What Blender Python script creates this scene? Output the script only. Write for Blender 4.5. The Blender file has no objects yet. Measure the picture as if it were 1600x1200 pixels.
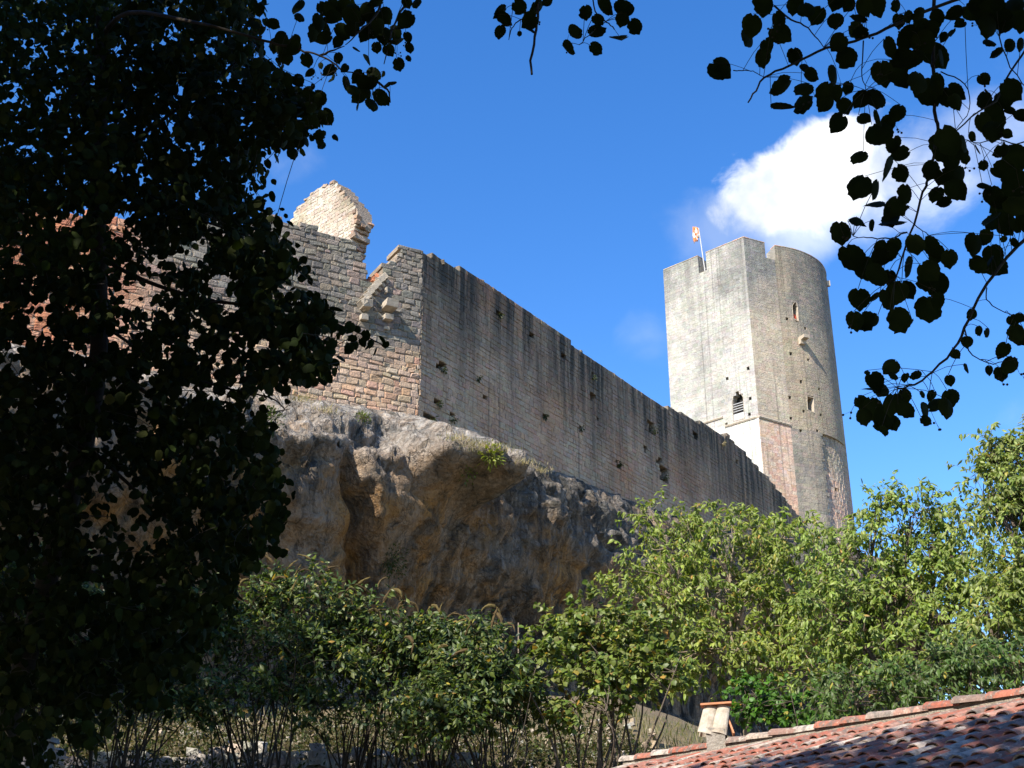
import bpy, math, random
import numpy as np
from mathutils import Vector, Matrix, noise as mn

R = math.radians
rng = np.random.default_rng(7)
random.seed(7)
SC = bpy.context.scene
COL = SC.collection

# ------------------------------------------------------------------ camera
PITCH = R(23.0)
F = 1900.0
EYE = np.array([0.0, 0.0, 1.6])
cam_d = bpy.data.cameras.new("camera")
cam = bpy.data.objects.new("camera", cam_d)
COL.objects.link(cam)
cam.location = EYE
cam.rotation_euler = (R(90) + PITCH, 0, 0)
cam_d.sensor_width = 36.0
cam_d.lens = 36.0 * F / 1600.0
cam_d.clip_start = 0.05
cam_d.clip_end = 5000
SC.camera = cam

# ------------------------------------------------------------------ light
SUN_AZ, SUN_EL = R(-143), R(42)
SV = np.array([math.sin(SUN_AZ) * math.cos(SUN_EL), math.cos(SUN_AZ) * math.cos(SUN_EL), math.sin(SUN_EL)])
sl = bpy.data.lights.new("sun", 'SUN')
sl.energy = 5.0
sl.angle = R(0.5)
sl.color = (1.0, 0.93, 0.82)
so = bpy.data.objects.new("sun", sl)
COL.objects.link(so)
so.rotation_euler = Vector(-SV).to_track_quat('-Z', 'Y').to_euler()
so.location = (-20, -20, 40)

W = bpy.data.worlds.new("World")
SC.world = W
W.use_nodes = True
SC.view_settings.view_transform = 'Standard'
SC.view_settings.look = 'None'
SC.view_settings.gamma = 1
SC.view_settings.use_curve_mapping = False
SC.view_settings.exposure = 1.0
SC.cycles.max_bounces = 6
SC.cycles.transparent_max_bounces = 8
SC.render.film_transparent = False
SKY_STRENGTH = 0.13


def cam_ray(px, py):
    rx = px - 800.0
    cu = 600.0 - py
    d = np.array([rx, F * math.cos(PITCH) - cu * math.sin(PITCH), F * math.sin(PITCH) + cu * math.cos(PITCH)])
    return d / np.linalg.norm(d)


def at(px, py, Y):
    d = cam_ray(px, py)
    return EYE + d * (Y / d[1])


def build_sky():
    nt = W.node_tree
    N, L = nt.nodes, nt.links
    N.clear()
    out = N.new('ShaderNodeOutputWorld')
    bg = N.new('ShaderNodeBackground')
    sky = N.new('ShaderNodeTexSky')
    sky.sky_type = 'NISHITA'
    sky.sun_disc = False
    sky.sun_elevation = SUN_EL
    sky.sun_rotation = SUN_AZ
    sky.altitude = 300
    sky.air_density = 1.0
    sky.dust_density = 0.3
    sky.ozone_density = 2.0
    hs = N.new('ShaderNodeHueSaturation')
    hs.inputs['Saturation'].default_value = 1.34
    hs.inputs['Hue'].default_value = 0.509
    hs.inputs['Value'].default_value = 1.10
    L.new(sky.outputs[0], hs.inputs['Color'])
    tc = N.new('ShaderNodeTexCoord')

    def dot(vec):
        n = N.new('ShaderNodeVectorMath')
        n.operation = 'DOT_PRODUCT'
        L.new(tc.outputs['Generated'], n.inputs[0])
        n.inputs[1].default_value = tuple(vec)
        return n.outputs['Value']

    def M(op, a, b=None, c=None, clamp=False):
        n = N.new('ShaderNodeMath')
        n.operation = op
        n.use_clamp = clamp
        for i, v in enumerate((a, b, c)):
            if v is None:
                continue
            if isinstance(v, (int, float)):
                n.inputs[i].default_value = v
            else:
                L.new(v, n.inputs[i])
        return n.outputs[0]

    def smooth(v, lo, hi):
        n = N.new('ShaderNodeMapRange')
        n.interpolation_type = 'SMOOTHSTEP'
        L.new(v, n.inputs[0])
        n.inputs[1].default_value = lo
        n.inputs[2].default_value = hi
        n.inputs[3].default_value = 1
        n.inputs[4].default_value = 0
        return n.outputs[0]

    masks = []
    # (centre px, centre py, half width, half height, noise scale, noise amount, softness lo, hi, opacity, tilt)
    for cx, cy, hw, hh, ns, na, lo, hi, op, tilt in (
            (1272, 276, 148, 84, 20, 1.35, .68, 1.02, 1.0, 10),
            (1310, 330, 160, 70, 14, 1.9, .2, 1.25, .5, 6),
            (1410, 280, 100, 90, 14, 2.4, .1, 1.2, .45, 25),
            (1150, 350, 90, 60, 16, 2.6, .0, 1.2, .30, 0),
            (1022, 525, 50, 40, 20, 3.0, -.2, 1.2, .10, 0),
            (455, 250, 90, 36, 18, 3.2, -.3, 1.1, .13, 20),
            (1490, 230, 140, 80, 14, 3.0, -.2, 1.2, .30, 0),
            (1640, 640, 80, 34, 12, 3.0, -.2, 1.2, .2, 0)):
        Fv = cam_ray(cx, cy)
        Rv = np.cross(Fv, [0, 0, 1]); Rv /= np.linalg.norm(Rv)
        Uv = np.cross(Rv, Fv)
        c, s = math.cos(R(tilt)), math.sin(R(tilt))
        R2 = Rv * c + Uv * s
        U2 = -Rv * s + Uv * c
        f = dot(Fv)
        fm = M('MAXIMUM', f, 0.05)
        a = M('DIVIDE', dot(R2), M('MULTIPLY', fm, hw / F))
        b = M('DIVIDE', dot(U2), M('MULTIPLY', fm, hh / F))
        r = M('SQRT', M('ADD', M('MULTIPLY', a, a), M('MULTIPLY', b, b)))
        nz = N.new('ShaderNodeTexNoise')
        nz.inputs['Scale'].default_value = ns
        nz.inputs['Detail'].default_value = 8
        nz.inputs['Roughness'].default_value = 0.55
        nz.inputs['Distortion'].default_value = 0.3
        L.new(tc.outputs['Generated'], nz.inputs['Vector'])
        r2 = M('ADD', r, M('MULTIPLY', M('SUBTRACT', nz.outputs['Fac'], 0.5), na))
        m = M('MULTIPLY', smooth(r2, lo, hi), op)
        m = M('MULTIPLY', m, M('GREATER_THAN', f, 0.3))
        masks.append(m)
    tot = masks[0]
    for m in masks[1:]:
        tot = M('SUBTRACT', 1.0, M('MULTIPLY', M('SUBTRACT', 1.0, tot), M('SUBTRACT', 1.0, m)))
    mix = N.new('ShaderNodeMix')
    mix.data_type = 'RGBA'
    L.new(tot, mix.inputs[0])
    L.new(hs.outputs[0], mix.inputs[6])
    nz = N.new('ShaderNodeTexNoise')
    nz.inputs['Scale'].default_value = 16
    nz.inputs['Detail'].default_value = 6
    L.new(tc.outputs['Generated'], nz.inputs['Vector'])
    cm = N.new('ShaderNodeMix')
    cm.data_type = 'RGBA'
    L.new(smooth(nz.outputs['Fac'], .38, .62), cm.inputs[0])
    cm.inputs[6].default_value = (5.6, 5.7, 5.8, 1)
    cm.inputs[7].default_value = (3.3, 3.6, 4.1, 1)
    L.new(cm.outputs[2], mix.inputs[7])
    L.new(mix.outputs[2], bg.inputs['Color'])
    bg.inputs['Strength'].default_value = SKY_STRENGTH
    L.new(bg.outputs[0], out.inputs[0])


build_sky()

# ------------------------------------------------------------------ helpers


def link(o):
    COL.objects.link(o)
    return o


def thing(name, label, cat, loc, group=None):
    o = bpy.data.objects.new(name, None)
    o.empty_display_size = 0.3
    o.location = tuple(float(v) for v in loc)
    o['label'] = label
    o['category'] = cat
    if group:
        o['group'] = group
    return link(o)


def adopt(o, parent):
    """parent o without moving it; only Empties carry a translation"""
    o.parent = parent
    o.matrix_parent_inverse = Matrix.Translation(-parent.location) if parent.type == 'EMPTY' else Matrix.Identity(4)


def mesh_np(name, verts, faces, mat, col=None, smooth=False):
    """faces: int array (M,k) or list of such arrays with different k"""
    verts = np.asarray(verts, dtype=np.float32).reshape(-1, 3)
    if not isinstance(faces, list):
        faces = [faces]
    faces = [np.asarray(f, dtype=np.int32) for f in faces if len(f)]
    me = bpy.data.meshes.new(name)
    me.vertices.add(len(verts))
    me.vertices.foreach_set('co', verts.ravel())
    nl = sum(f.size for f in faces)
    me.loops.add(nl)
    me.loops.foreach_set('vertex_index', np.concatenate([f.ravel() for f in faces]))
    tot = np.concatenate([np.full(len(f), f.shape[1], dtype=np.int32) for f in faces])
    start = np.concatenate([[0], np.cumsum(tot)[:-1]]).astype(np.int32)
    me.polygons.add(len(tot))
    me.polygons.foreach_set('loop_start', start)
    me.polygons.foreach_set('loop_total', tot)
    me.polygons.foreach_set('use_smooth', np.full(len(tot), bool(smooth)))
    me.update(calc_edges=True)
    me.validate()
    if col is not None:
        col = np.asarray(col, dtype=np.float32).reshape(-1, 4)
        a = me.color_attributes.new('Col', 'FLOAT_COLOR', 'POINT')
        a.data.foreach_set('color', col.ravel())
    me.materials.append(mat)
    return me


def obj(name, me, parent=None, kind=None, label=None):
    o = bpy.data.objects.new(name, me)
    link(o)
    if parent is not None:
        adopt(o, parent)
    if kind:
        o['kind'] = kind
    if label:
        o['label'] = label
    return o


def box_vf(c, sx, sy, sz, rot=None):
    v = np.array([[x, y, z] for z in (-.5, .5) for y in (-.5, .5) for x in (-.5, .5)]) * [sx, sy, sz]
    if rot is not None:
        v = v @ np.array(rot).T
    f = np.array([[0, 2, 3, 1], [4, 5, 7, 6], [0, 1, 5, 4], [2, 6, 7, 3], [0, 4, 6, 2], [1, 3, 7, 5]])
    return v + np.array(c), f


def join_vf(lst):
    V, Fq, n = [], [], 0
    for v, f in lst:
        V.append(v); Fq.append(f + n); n += len(v)
    return np.concatenate(V), np.concatenate(Fq)


def tube_vf(pts, rad, k=5, cap=True):
    pts = np.asarray(pts, float)
    n = len(pts)
    rad = np.broadcast_to(rad, (n,)) if np.ndim(rad) else np.full(n, rad)
    t = np.gradient(pts, axis=0)
    t /= np.linalg.norm(t, axis=1)[:, None] + 1e-9
    ref = np.array([0.31, 0.17, 0.93]) if abs(t[0] @ np.array([0.31, .17, .93])) < .9 else np.array([1., 0, 0])
    a = np.cross(t, ref); a /= np.linalg.norm(a, axis=1)[:, None] + 1e-9
    b = np.cross(t, a)
    ang = np.arange(k) * 2 * math.pi / k
    V = pts[:, None, :] + rad[:, None, None] * (np.cos(ang)[None, :, None] * a[:, None, :] + np.sin(ang)[None, :, None] * b[:, None, :])
    V = V.reshape(-1, 3)
    i = np.arange(n - 1)[:, None] * k
    j = np.arange(k)[None, :]
    j2 = (j + 1) % k
    f = np.stack([i + j, i + j2, i + k + j2, i + k + j], axis=-1).reshape(-1, 4)
    return V, f


def smooth_path(p, n=12):
    """Catmull-Rom through points"""
    p = np.asarray(p, float)
    if len(p) < 3:
        t = np.linspace(0, 1, n)[:, None]
        return p[0] * (1 - t) + p[-1] * t
    q = np.vstack([2 * p[0] - p[1], p, 2 * p[-1] - p[-2]])
    out = []
    per = max(2, n // (len(p) - 1))
    for i in range(1, len(q) - 2):
        for s in np.linspace(0, 1, per, endpoint=False):
            out.append(0.5 * ((2 * q[i]) + (-q[i - 1] + q[i + 1]) * s + (2 * q[i - 1] - 5 * q[i] + 4 * q[i + 1] - q[i + 2]) * s * s + (-q[i - 1] + 3 * q[i] - 3 * q[i + 1] + q[i + 2]) * s ** 3))
    out.append(p[-1])
    return np.array(out)


def in_poly(px, py, poly):
    px = np.asarray(px, float); py = np.asarray(py, float)
    res = np.zeros(px.shape, bool)
    n = len(poly)
    for i in range(n):
        x0, y0 = poly[i]; x1, y1 = poly[(i + 1) % n]
        c = ((y0 > py) != (y1 > py)) & (px < (x1 - x0) * (py - y0) / ((y1 - y0) if y1 != y0 else 1e-9) + x0)
        res ^= c
    return res


# ------------------------------------------------------------------ materials


class NB:
    def __init__(s, name):
        s.m = bpy.data.materials.new(name)
        s.m.use_nodes = True
        s.nt = s.m.node_tree
        s.N, s.L = s.nt.nodes, s.nt.links
        s.N.clear()
        s.out = s.N.new('ShaderNodeOutputMaterial')
        s.bsdf = s.N.new('ShaderNodeBsdfPrincipled')
        s.L.new(s.bsdf.outputs[0], s.out.inputs[0])
        s.bsdf.inputs['Roughness'].default_value = 0.9
        s.bsdf.inputs['Specular IOR Level'].default_value = 0.2
        s._pos = None

    def set(s, inp, v):
        if isinstance(v, (int, float)):
            inp.default_value = v
        elif isinstance(v, (tuple, list)):
            inp.default_value = tuple(v) + ((1,) if len(v) == 3 and inp.type == 'RGBA' else ())
        else:
            s.L.new(v, inp)

    def pos(s):
        if s._pos is None:
            s._pos = s.N.new('ShaderNodeNewGeometry').outputs['Position']
        return s._pos

    def scaled(s, sc, off=(0, 0, 0)):
        m = s.N.new('ShaderNodeMapping')
        m.inputs['Scale'].default_value = sc
        m.inputs['Location'].default_value = off
        s.L.new(s.pos(), m.inputs['Vector'])
        return m.outputs[0]

    def noise(s, scale, detail=4, rough=0.55, vec=None, dist=0.0):
        n = s.N.new('ShaderNodeTexNoise')
        n.inputs['Scale'].default_value = scale
        n.inputs['Detail'].default_value = detail
        n.inputs['Roughness'].default_value = rough
        n.inputs['Distortion'].default_value = dist
        s.L.new(vec if vec is not None else s.pos(), n.inputs['Vector'])
        return n.outputs['Fac']

    def rng(s, v, a, b, c, d):
        n = s.N.new('ShaderNodeMapRange')
        s.set(n.inputs[0], v)
        for i, x in enumerate((a, b, c, d)):
            s.set(n.inputs[i + 1], x)
        return n.outputs[0]

    def math(s, op, a, b=0.0, clamp=False):
        n = s.N.new('ShaderNodeMath')
        n.operation = op
        n.use_clamp = clamp
        s.set(n.inputs[0], a)
        s.set(n.inputs[1], b)
        return n.outputs[0]

    def mix(s, f, a, b, mode='MIX'):
        n = s.N.new('ShaderNodeMix')
        n.data_type = 'RGBA'
        n.blend_type = mode
        s.set(n.inputs[0], f)
        s.set(n.inputs[6], a)
        s.set(n.inputs[7], b)
        return n.outputs[2]

    def attr(s, name='Col'):
        n = s.N.new('ShaderNodeAttribute')
        n.attribute_name = name
        return n

    def scale_col(s, c, v):
        n = s.N.new('ShaderNodeVectorMath')
        n.operation = 'SCALE'
        s.set(n.inputs[0], c)
        s.set(n.inputs['Scale'], v)
        return n.outputs[0]

    def bump(s, h, strength=0.5, dist=0.03):
        b = s.N.new('ShaderNodeBump')
        b.inputs['Strength'].default_value = strength
        b.inputs['Distance'].default_value = dist
        s.L.new(h, b.inputs['Height'])
        s.L.new(b.outputs[0], s.bsdf.inputs['Normal'])

    def base(s, c):
        s.set(s.bsdf.inputs['Base Color'], c)


def mat_masonry(name, streak=0.0, lichen=0.3, base_mul=1.0, streak_len=0.5):
    b = NB(name)
    a = b.attr()
    c = a.outputs['Color']
    big = b.noise(0.45, 5, 0.6)
    fine = b.noise(9.0, 6, 0.65)
    c = b.scale_col(c, b.rng(big, .3, .7, .8 * base_mul, 1.15 * base_mul))
    c = b.scale_col(c, b.rng(fine, .3, .7, .78, 1.18))
    # lichen and soot blotches
    l1 = b.rng(b.noise(1.6, 8, 0.72), .52, .66, 0, lichen)
    c = b.mix(l1, c, (0.10, 0.10, 0.088))
    l2 = b.rng(b.noise(4.5, 6, 0.7, vec=b.scaled((1, 1, 1), (9, 3, 5))), .58, .70, 0, lichen * .8)
    c = b.mix(l2, c, (0.50, 0.48, 0.42))
    if streak > 0:
        v = b.scaled((1.9, 1.9, 0.085))
        st = b.noise(1.0, 7, 0.62, vec=v, dist=0.15)
        v2 = b.scaled((0.45, 0.45, 0.10), (3, 7, 1))
        st2 = b.noise(1.0, 4, 0.5, vec=v2)
        dt = a.outputs['Alpha']       # 0 at the wall head, 1 ten metres below
        reach = b.rng(st2, .3, .7, streak_len * .35, streak_len * 1.5)
        near = b.rng(b.math('DIVIDE', dt, reach), 0.15, 1.0, 1, 0)
        near = b.math('MAXIMUM', near, 0.0)
        k = b.rng(st, .38, .60, 0.0, 1.0)
        wet = b.math('MULTIPLY', b.math('ADD', b.math('MULTIPLY', k, .75), .30), near, clamp=True)
        c = b.mix(b.math('MULTIPLY', wet, streak), c, (0.045, 0.048, 0.043))
        pale = b.math('MULTIPLY', b.rng(b.noise(1.0, 5, 0.6, vec=b.scaled((3.1, 3.1, 0.07), (5, 5, 5))), .60, .70, 0, .45), b.rng(dt, 0, .7, 1, .15))
        c = b.mix(pale, c, (0.42, 0.38, 0.31))
        thin = b.math('MULTIPLY', b.rng(b.noise(1.0, 5, 0.6, vec=b.scaled((4.2, 4.2, 0.05), (1, 8, 2))), .56, .68, 0, .5), .9)
        c = b.mix(thin, c, (0.07, 0.066, 0.058))
    b.base(c)
    h = b.math('ADD', b.noise(14, 8, 0.7), b.math('MULTIPLY', b.noise(3.5, 4, .6), 1.4))
    b.bump(h, .75, .07)
    return b.m


def mat_cliff():
    b = NB('cliff_limestone')
    a = b.attr()
    sep = b.N.new('ShaderNodeSeparateColor')
    b.L.new(a.outputs['Color'], sep.inputs[0])
    n_big = b.noise(0.35, 8, 0.65)
    n_mid = b.noise(1.3, 8, 0.7, dist=.5)
    n_fine = b.noise(7, 8, 0.7)
    v = b.scaled((1.5, 1.5, 0.13))
    n_str = b.noise(1.0, 8, .68, vec=v, dist=.6)
    c = b.mix(b.rng(n_mid, .3, .7, 0, 1), (0.29, 0.20, 0.135), (0.42, 0.33, 0.24))
    och = b.mix(b.rng(n_fine, .3, .7, 0, 1), (0.50, 0.25, 0.065), (0.36, 0.20, 0.075))
    gry = b.mix(b.rng(n_mid, .35, .65, 0, 1), (0.095, 0.097, 0.087), (0.33, 0.315, 0.285))
    c = b.mix(b.math('MULTIPLY', sep.outputs[0], b.rng(n_str, .3, .55, .5, 1), clamp=True), c, gry)
    pale = b.mix(b.rng(b.noise(2.2, 8, .75), .4, .6, 0, 1), (0.17, 0.16, 0.145), (0.50, 0.475, 0.43))
    c = b.mix(b.math('MULTIPLY', sep.outputs[1], b.rng(n_big, .38, .58, .1, .95), clamp=True), c, och)
    c = b.mix(b.math('MULTIPLY', a.outputs['Alpha'], b.rng(n_mid, .33, .55, .45, 1), clamp=True), c, pale)
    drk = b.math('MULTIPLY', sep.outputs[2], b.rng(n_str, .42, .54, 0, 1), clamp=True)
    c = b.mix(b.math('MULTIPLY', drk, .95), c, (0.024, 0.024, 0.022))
    st3 = b.noise(1.0, 7, .65, vec=b.scaled((.75, .75, .11), (2, 9, 4)), dist=.8)
    c = b.mix(b.math('MULTIPLY', b.rng(st3, .50, .60, 0, .75), b.rng(n_mid, .3, .55, .35, 1)), c, (0.045, 0.047, 0.042))
    st4 = b.noise(1.0, 7, .7, vec=b.scaled((3.2, 3.2, .22), (7, 2, 4)), dist=.8)
    c = b.mix(b.rng(st4, .55, .64, 0, .6), c, (0.05, 0.048, 0.043))
    pst = b.math('MULTIPLY', b.rng(b.noise(1.0, 7, .65, vec=b.scaled((2.3, 2.3, .16), (4, 1, 7)), dist=.5), .55, .68, 0, .55), b.math('ADD', sep.outputs[2], .15, clamp=True))
    c = b.mix(pst, c, (0.38, 0.34, 0.30))
    # cracks
    w = b.N.new('ShaderNodeTexVoronoi')
    w.feature = 'DISTANCE_TO_EDGE'
    w.inputs['Scale'].default_value = 0.9
    nn = b.N.new('ShaderNodeTexNoise')
    nn.inputs['Scale'].default_value = 1.6
    nn.inputs['Detail'].default_value = 6
    b.L.new(b.pos(), nn.inputs['Vector'])
    vm = b.N.new('ShaderNodeVectorMath'); vm.operation = 'MULTIPLY_ADD'
    b.L.new(nn.outputs['Color'], vm.inputs[0]); vm.inputs[1].default_value = (1.6, 1.6, 1.6)
    b.L.new(b.scaled((1, 1, .55)), vm.inputs[2])
    b.L.new(vm.outputs[0], w.inputs['Vector'])
    cr = b.rng(w.outputs['Distance'], 0, .025, .55, 0)
    c = b.mix(b.math('MAXIMUM', cr, 0), c, (0.04, 0.035, 0.03))
    c = b.scale_col(c, b.rng(n_fine, .3, .7, .72, 1.25))
    b.base(c)
    h = b.math('ADD', b.math('MULTIPLY', n_fine, .8), b.math('ADD', b.noise(2.6, 10, .72), b.math('MULTIPLY', n_str, .6)))
    h = b.math('ADD', h, b.math('MULTIPLY', b.rng(w.outputs['Distance'], 0, .05, -1, 0), .25))
    vr = b.N.new('ShaderNodeTexVoronoi')
    vr.inputs['Scale'].default_value = 1.5
    b.L.new(vm.outputs[0], vr.inputs['Vector'])
    h = b.math('ADD', h, b.math('MULTIPLY', vr.outputs['Distance'], 1.5))
    b.bump(h, 1.0, .22)
    return b.m


def mat_plain(name, c1, c2, scale=6, rough=.9, bump=.3, bdist=.01, metal=0.0):
    b = NB(name)
    n = b.noise(scale, 6, .65)
    b.base(b.mix(b.rng(n, .3, .7, 0, 1), c1, c2))
    b.bsdf.inputs['Roughness'].default_value = rough
    b.bsdf.inputs['Metallic'].default_value = metal
    b.bump(b.noise(scale * 3, 5, .6), bump, bdist)
    return b.m


def mat_leaf(name, trans=0.35, attr=True, c1=None, c2=None, rough=.45, spec=.35):
    b = NB(name)
    if attr:
        c = b.attr().outputs['Color']
    else:
        oi = b.N.new('ShaderNodeObjectInfo')
        c = b.mix(oi.outputs['Random'], c1, c2)
    c = b.scale_col(c, b.rng(b.noise(20, 2, .5), .3, .7, .8, 1.2))
    b.base(c)
    b.bsdf.inputs['Roughness'].default_value = rough
    b.bsdf.inputs['Specular IOR Level'].default_value = spec
    tr = b.N.new('ShaderNodeBsdfTranslucent')
    tc = b.mix(1.0, c, (1.25, 1.3, .55), 'MULTIPLY')
    b.L.new(tc, tr.inputs['Color'])
    mx = b.N.new('ShaderNodeMixShader')
    mx.inputs[0].default_value = trans
    b.L.new(b.bsdf.outputs[0], mx.inputs[1])
    b.L.new(tr.outputs[0], mx.inputs[2])
    b.L.new(mx.outputs[0], b.out.inputs[0])
    return b.m


def mat_ground():
    b = NB('dry_grass_bank')
    n = b.noise(.6, 8, .7)
    n2 = b.noise(7, 8, .75)
    c = b.mix(b.rng(n, .35, .65, 0, 1), (0.16, 0.115, 0.07), (0.075, 0.085, 0.03))
    c = b.mix(b.rng(n2, .4, .62, 0, .7), c, (0.24, 0.175, 0.115))
    b.base(c)
    b.bump(b.noise(18, 8, .7), .8, .08)
    return b.m


def mat_tile():
    b = NB('weathered_terracotta')
    oi = b.N.new('ShaderNodeObjectInfo')
    a = b.attr()
    rnd = b.math('FRACT', b.math('ADD', b.math('MULTIPLY', oi.outputs['Random'], 7.31), a.outputs['Alpha']))
    r = b.N.new('ShaderNodeValToRGB')
    e = r.color_ramp.elements
    e[0].position = 0; e[0].color = (0.27, 0.085, 0.055, 1)
    e[1].position = 1; e[1].color = (0.34, 0.26, 0.20, 1)
    for p, c in ((.25, (0.34, 0.125, 0.08, 1)), (.5, (0.29, 0.12, 0.085, 1)), (.66, (0.36, 0.20, 0.15, 1)), (.8, (0.19, 0.125, 0.10, 1)), (.9, (0.44, 0.37, 0.31, 1))):
        x = e.new(p); x.color = c
    b.L.new(rnd, r.inputs[0])
    c = r.outputs[0]
    n = b.noise(9, 8, .7)
    c = b.mix(b.rng(n, .47, .60, 0, .85), c, (0.12, 0.11, 0.095))
    c = b.scale_col(c, b.rng(b.noise(35, 4, .7), .3, .7, .75, 1.2))
    c = b.mix(b.rng(b.noise(16, 6, .7, vec=b.scaled((1, 1, 1), (3, 3, 3))), .56, .66, 0, .6), c, (0.52, 0.47, 0.38))
    b.base(c)
    b.bump(b.noise(40, 6, .7), .6, .01)
    return b.m


M_RUB = mat_masonry('rubble_wall_stone', streak=0.0, lichen=.35)
M_CUR = mat_masonry('curtain_wall_stone', streak=.97, lichen=.3, streak_len=.75)
M_TOW = mat_masonry('tower_stone', streak=0.36, lichen=.24, streak_len=1.1)
M_GAB = mat_masonry('gable_stone', streak=0.0, lichen=.22)
M_MORT = mat_masonry('lime_mortar', streak=.25, lichen=.3, base_mul=.95)
M_MORT_D = mat_masonry('stained_mortar', streak=.97, lichen=.3, streak_len=.75)
M_CLIFF = mat_cliff()
M_GROUND = mat_ground()
M_TILE = mat_tile()
M_BARK = mat_plain('grey_brown_bark', (0.075, 0.055, 0.04), (0.14, 0.11, 0.085), 12, bump=.8, bdist=.02)
M_BARK_L = mat_plain('pale_tan_bark', (0.20, 0.15, 0.10), (0.30, 0.24, 0.17), 12, bump=.6, bdist=.01)
M_BARK_D = mat_plain('dark_bark', (0.03, 0.024, 0.018), (0.06, 0.048, 0.035), 14, bump=.8, bdist=.01)
M_LEAF = mat_leaf('sunlit_leaf', trans=.42)
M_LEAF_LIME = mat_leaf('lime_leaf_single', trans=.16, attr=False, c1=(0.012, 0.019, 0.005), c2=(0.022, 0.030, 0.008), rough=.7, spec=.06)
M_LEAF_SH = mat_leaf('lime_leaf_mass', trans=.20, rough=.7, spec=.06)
M_SPIKE = mat_plain('faded_flower_brown', (0.05, 0.033, 0.014), (0.10, 0.07, 0.028), 20, bump=.5)
M_SPIKE_C = mat_plain('faded_flower_ochre', (0.07, 0.052, 0.018), (0.12, 0.09, 0.03), 20, bump=.5)
M_GREYST = mat_plain('grey_post_stone', (.14, .14, .13), (.26, .25, .23), 8, bump=.6)
M_ST = mat_plain('sooty_render', (.20, .18, .15), (.36, .32, .27), 12, bump=1.0, bdist=.02)
M_DARK = mat_plain('interior_shade_paint', (0.02, 0.018, 0.016), (0.03, 0.027, 0.024), 3)  # near-black colour stands in for the shade inside openings
M_METAL = mat_plain('grey_painted_metal', (0.38, 0.38, 0.38), (0.5, 0.5, 0.5), 8, rough=.5)
M_CORB = mat_plain('dressed_limestone', (0.30, 0.25, 0.19), (0.50, 0.43, 0.34), 5, bump=.8, bdist=.03)
M_PLAST = mat_plain('weathered_render', (0.36, 0.33, 0.27), (0.50, 0.47, 0.40), 7, bump=.6, bdist=.01)

# ------------------------------------------------------------------ terrain


def gz(x, y):
    """height of the bank that climbs from the lane to the cliff foot"""
    x = np.asarray(x, float); y = np.asarray(y, float)
    base = np.interp(y, [-60, 8, 14, 22, 28, 34, 46, 60, 75, 110, 160], [0, 0, .4, 2.6, 4.0, 5.6, 8.6, 9.5, 10, 9, 6])
    r = np.clip((x - 4) / 10, 0, 1)
    base = base * (1 - r) + r * np.interp(y, [-60, 8, 20, 40, 60, 80, 160], [-1, -1, .5, 4.0, 7.0, 9, 6])
    return base


def build_ground():
    xs = np.concatenate([[-2500, -800, -250, -100], np.linspace(-50, 60, 150), [110, 260, 800, 2500]])
    ys = np.concatenate([[-2500, -800, -250, -80], np.linspace(-20, 75, 150), [95, 130, 170, 260, 800, 2500]])
    X, Y = np.meshgrid(xs, ys)
    Z = gz(X, Y)
    far = np.clip((np.maximum(np.abs(X) - 110, np.abs(Y - 60) - 100)) / 150, 0, 1)
    Z = Z * (1 - far)
    near = (np.abs(X) < 60) & (Y > -20) & (Y < 76)
    for idx in zip(*np.where(near)):
        p = Vector((X[idx] * .35, Y[idx] * .35, 0))
        Z[idx] += .22 * mn.fractal(p, 1, 2, 4) - .05
    V = np.stack([X, Y, Z], -1).reshape(-1, 3)
    nx, ny = len(xs), len(ys)
    i = (np.arange(ny - 1)[:, None] * nx + np.arange(nx - 1)[None, :]).ravel()
    f = np.stack([i, i + 1, i + nx + 1, i + nx], -1)
    me = mesh_np('ground', V, f, M_GROUND, smooth=True)
    obj('ground', me, kind='structure')


build_ground()

# ------------------------------------------------------------------ masonry


class Plan:
    def __init__(s, pts):
        s.p = np.asarray(pts, float)
        d = np.diff(s.p, axis=0)
        s.l = np.linalg.norm(d, axis=1)
        s.t = d / s.l[:, None]
        s.cum = np.concatenate([[0], np.cumsum(s.l)])
        s.n = np.stack([s.t[:, 1], -s.t[:, 0]], -1)

    def seg(s, u):
        return np.clip(np.searchsorted(s.cum, u, side='right') - 1, 0, len(s.l) - 1)

    def P(s, u, z, d):
        u = np.asarray(u, float)
        k = s.seg(u)
        xy = s.p[k] + s.t[k] * (u - s.cum[k])[..., None] + s.n[k] * np.asarray(d, float)[..., None]
        return np.concatenate([xy, np.broadcast_to(np.asarray(z, float), u.shape)[..., None]], -1)

    def hit(s, px, py, k=None, off=0.0):
        """plan coordinate and height where the sight line through a pixel meets the wall"""
        d = cam_ray(px, py)
        best = None
        for i in ([k] if k is not None else range(len(s.l))):
            p0 = s.p[i] + s.n[i] * off
            A = np.array([[d[0], -s.t[i][0]], [d[1], -s.t[i][1]]])
            if abs(np.linalg.det(A)) < 1e-9:
                continue
            r, q = np.linalg.solve(A, p0 - EYE[:2])
            if r > 0 and (k is not None or -1e-3 <= q <= s.l[i] + 1e-3):
                if best is None or r < best[0]:
                    best = (r, s.cum[i] + q, EYE[2] + d[2] * r)
        return best[1], best[2]


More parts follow.
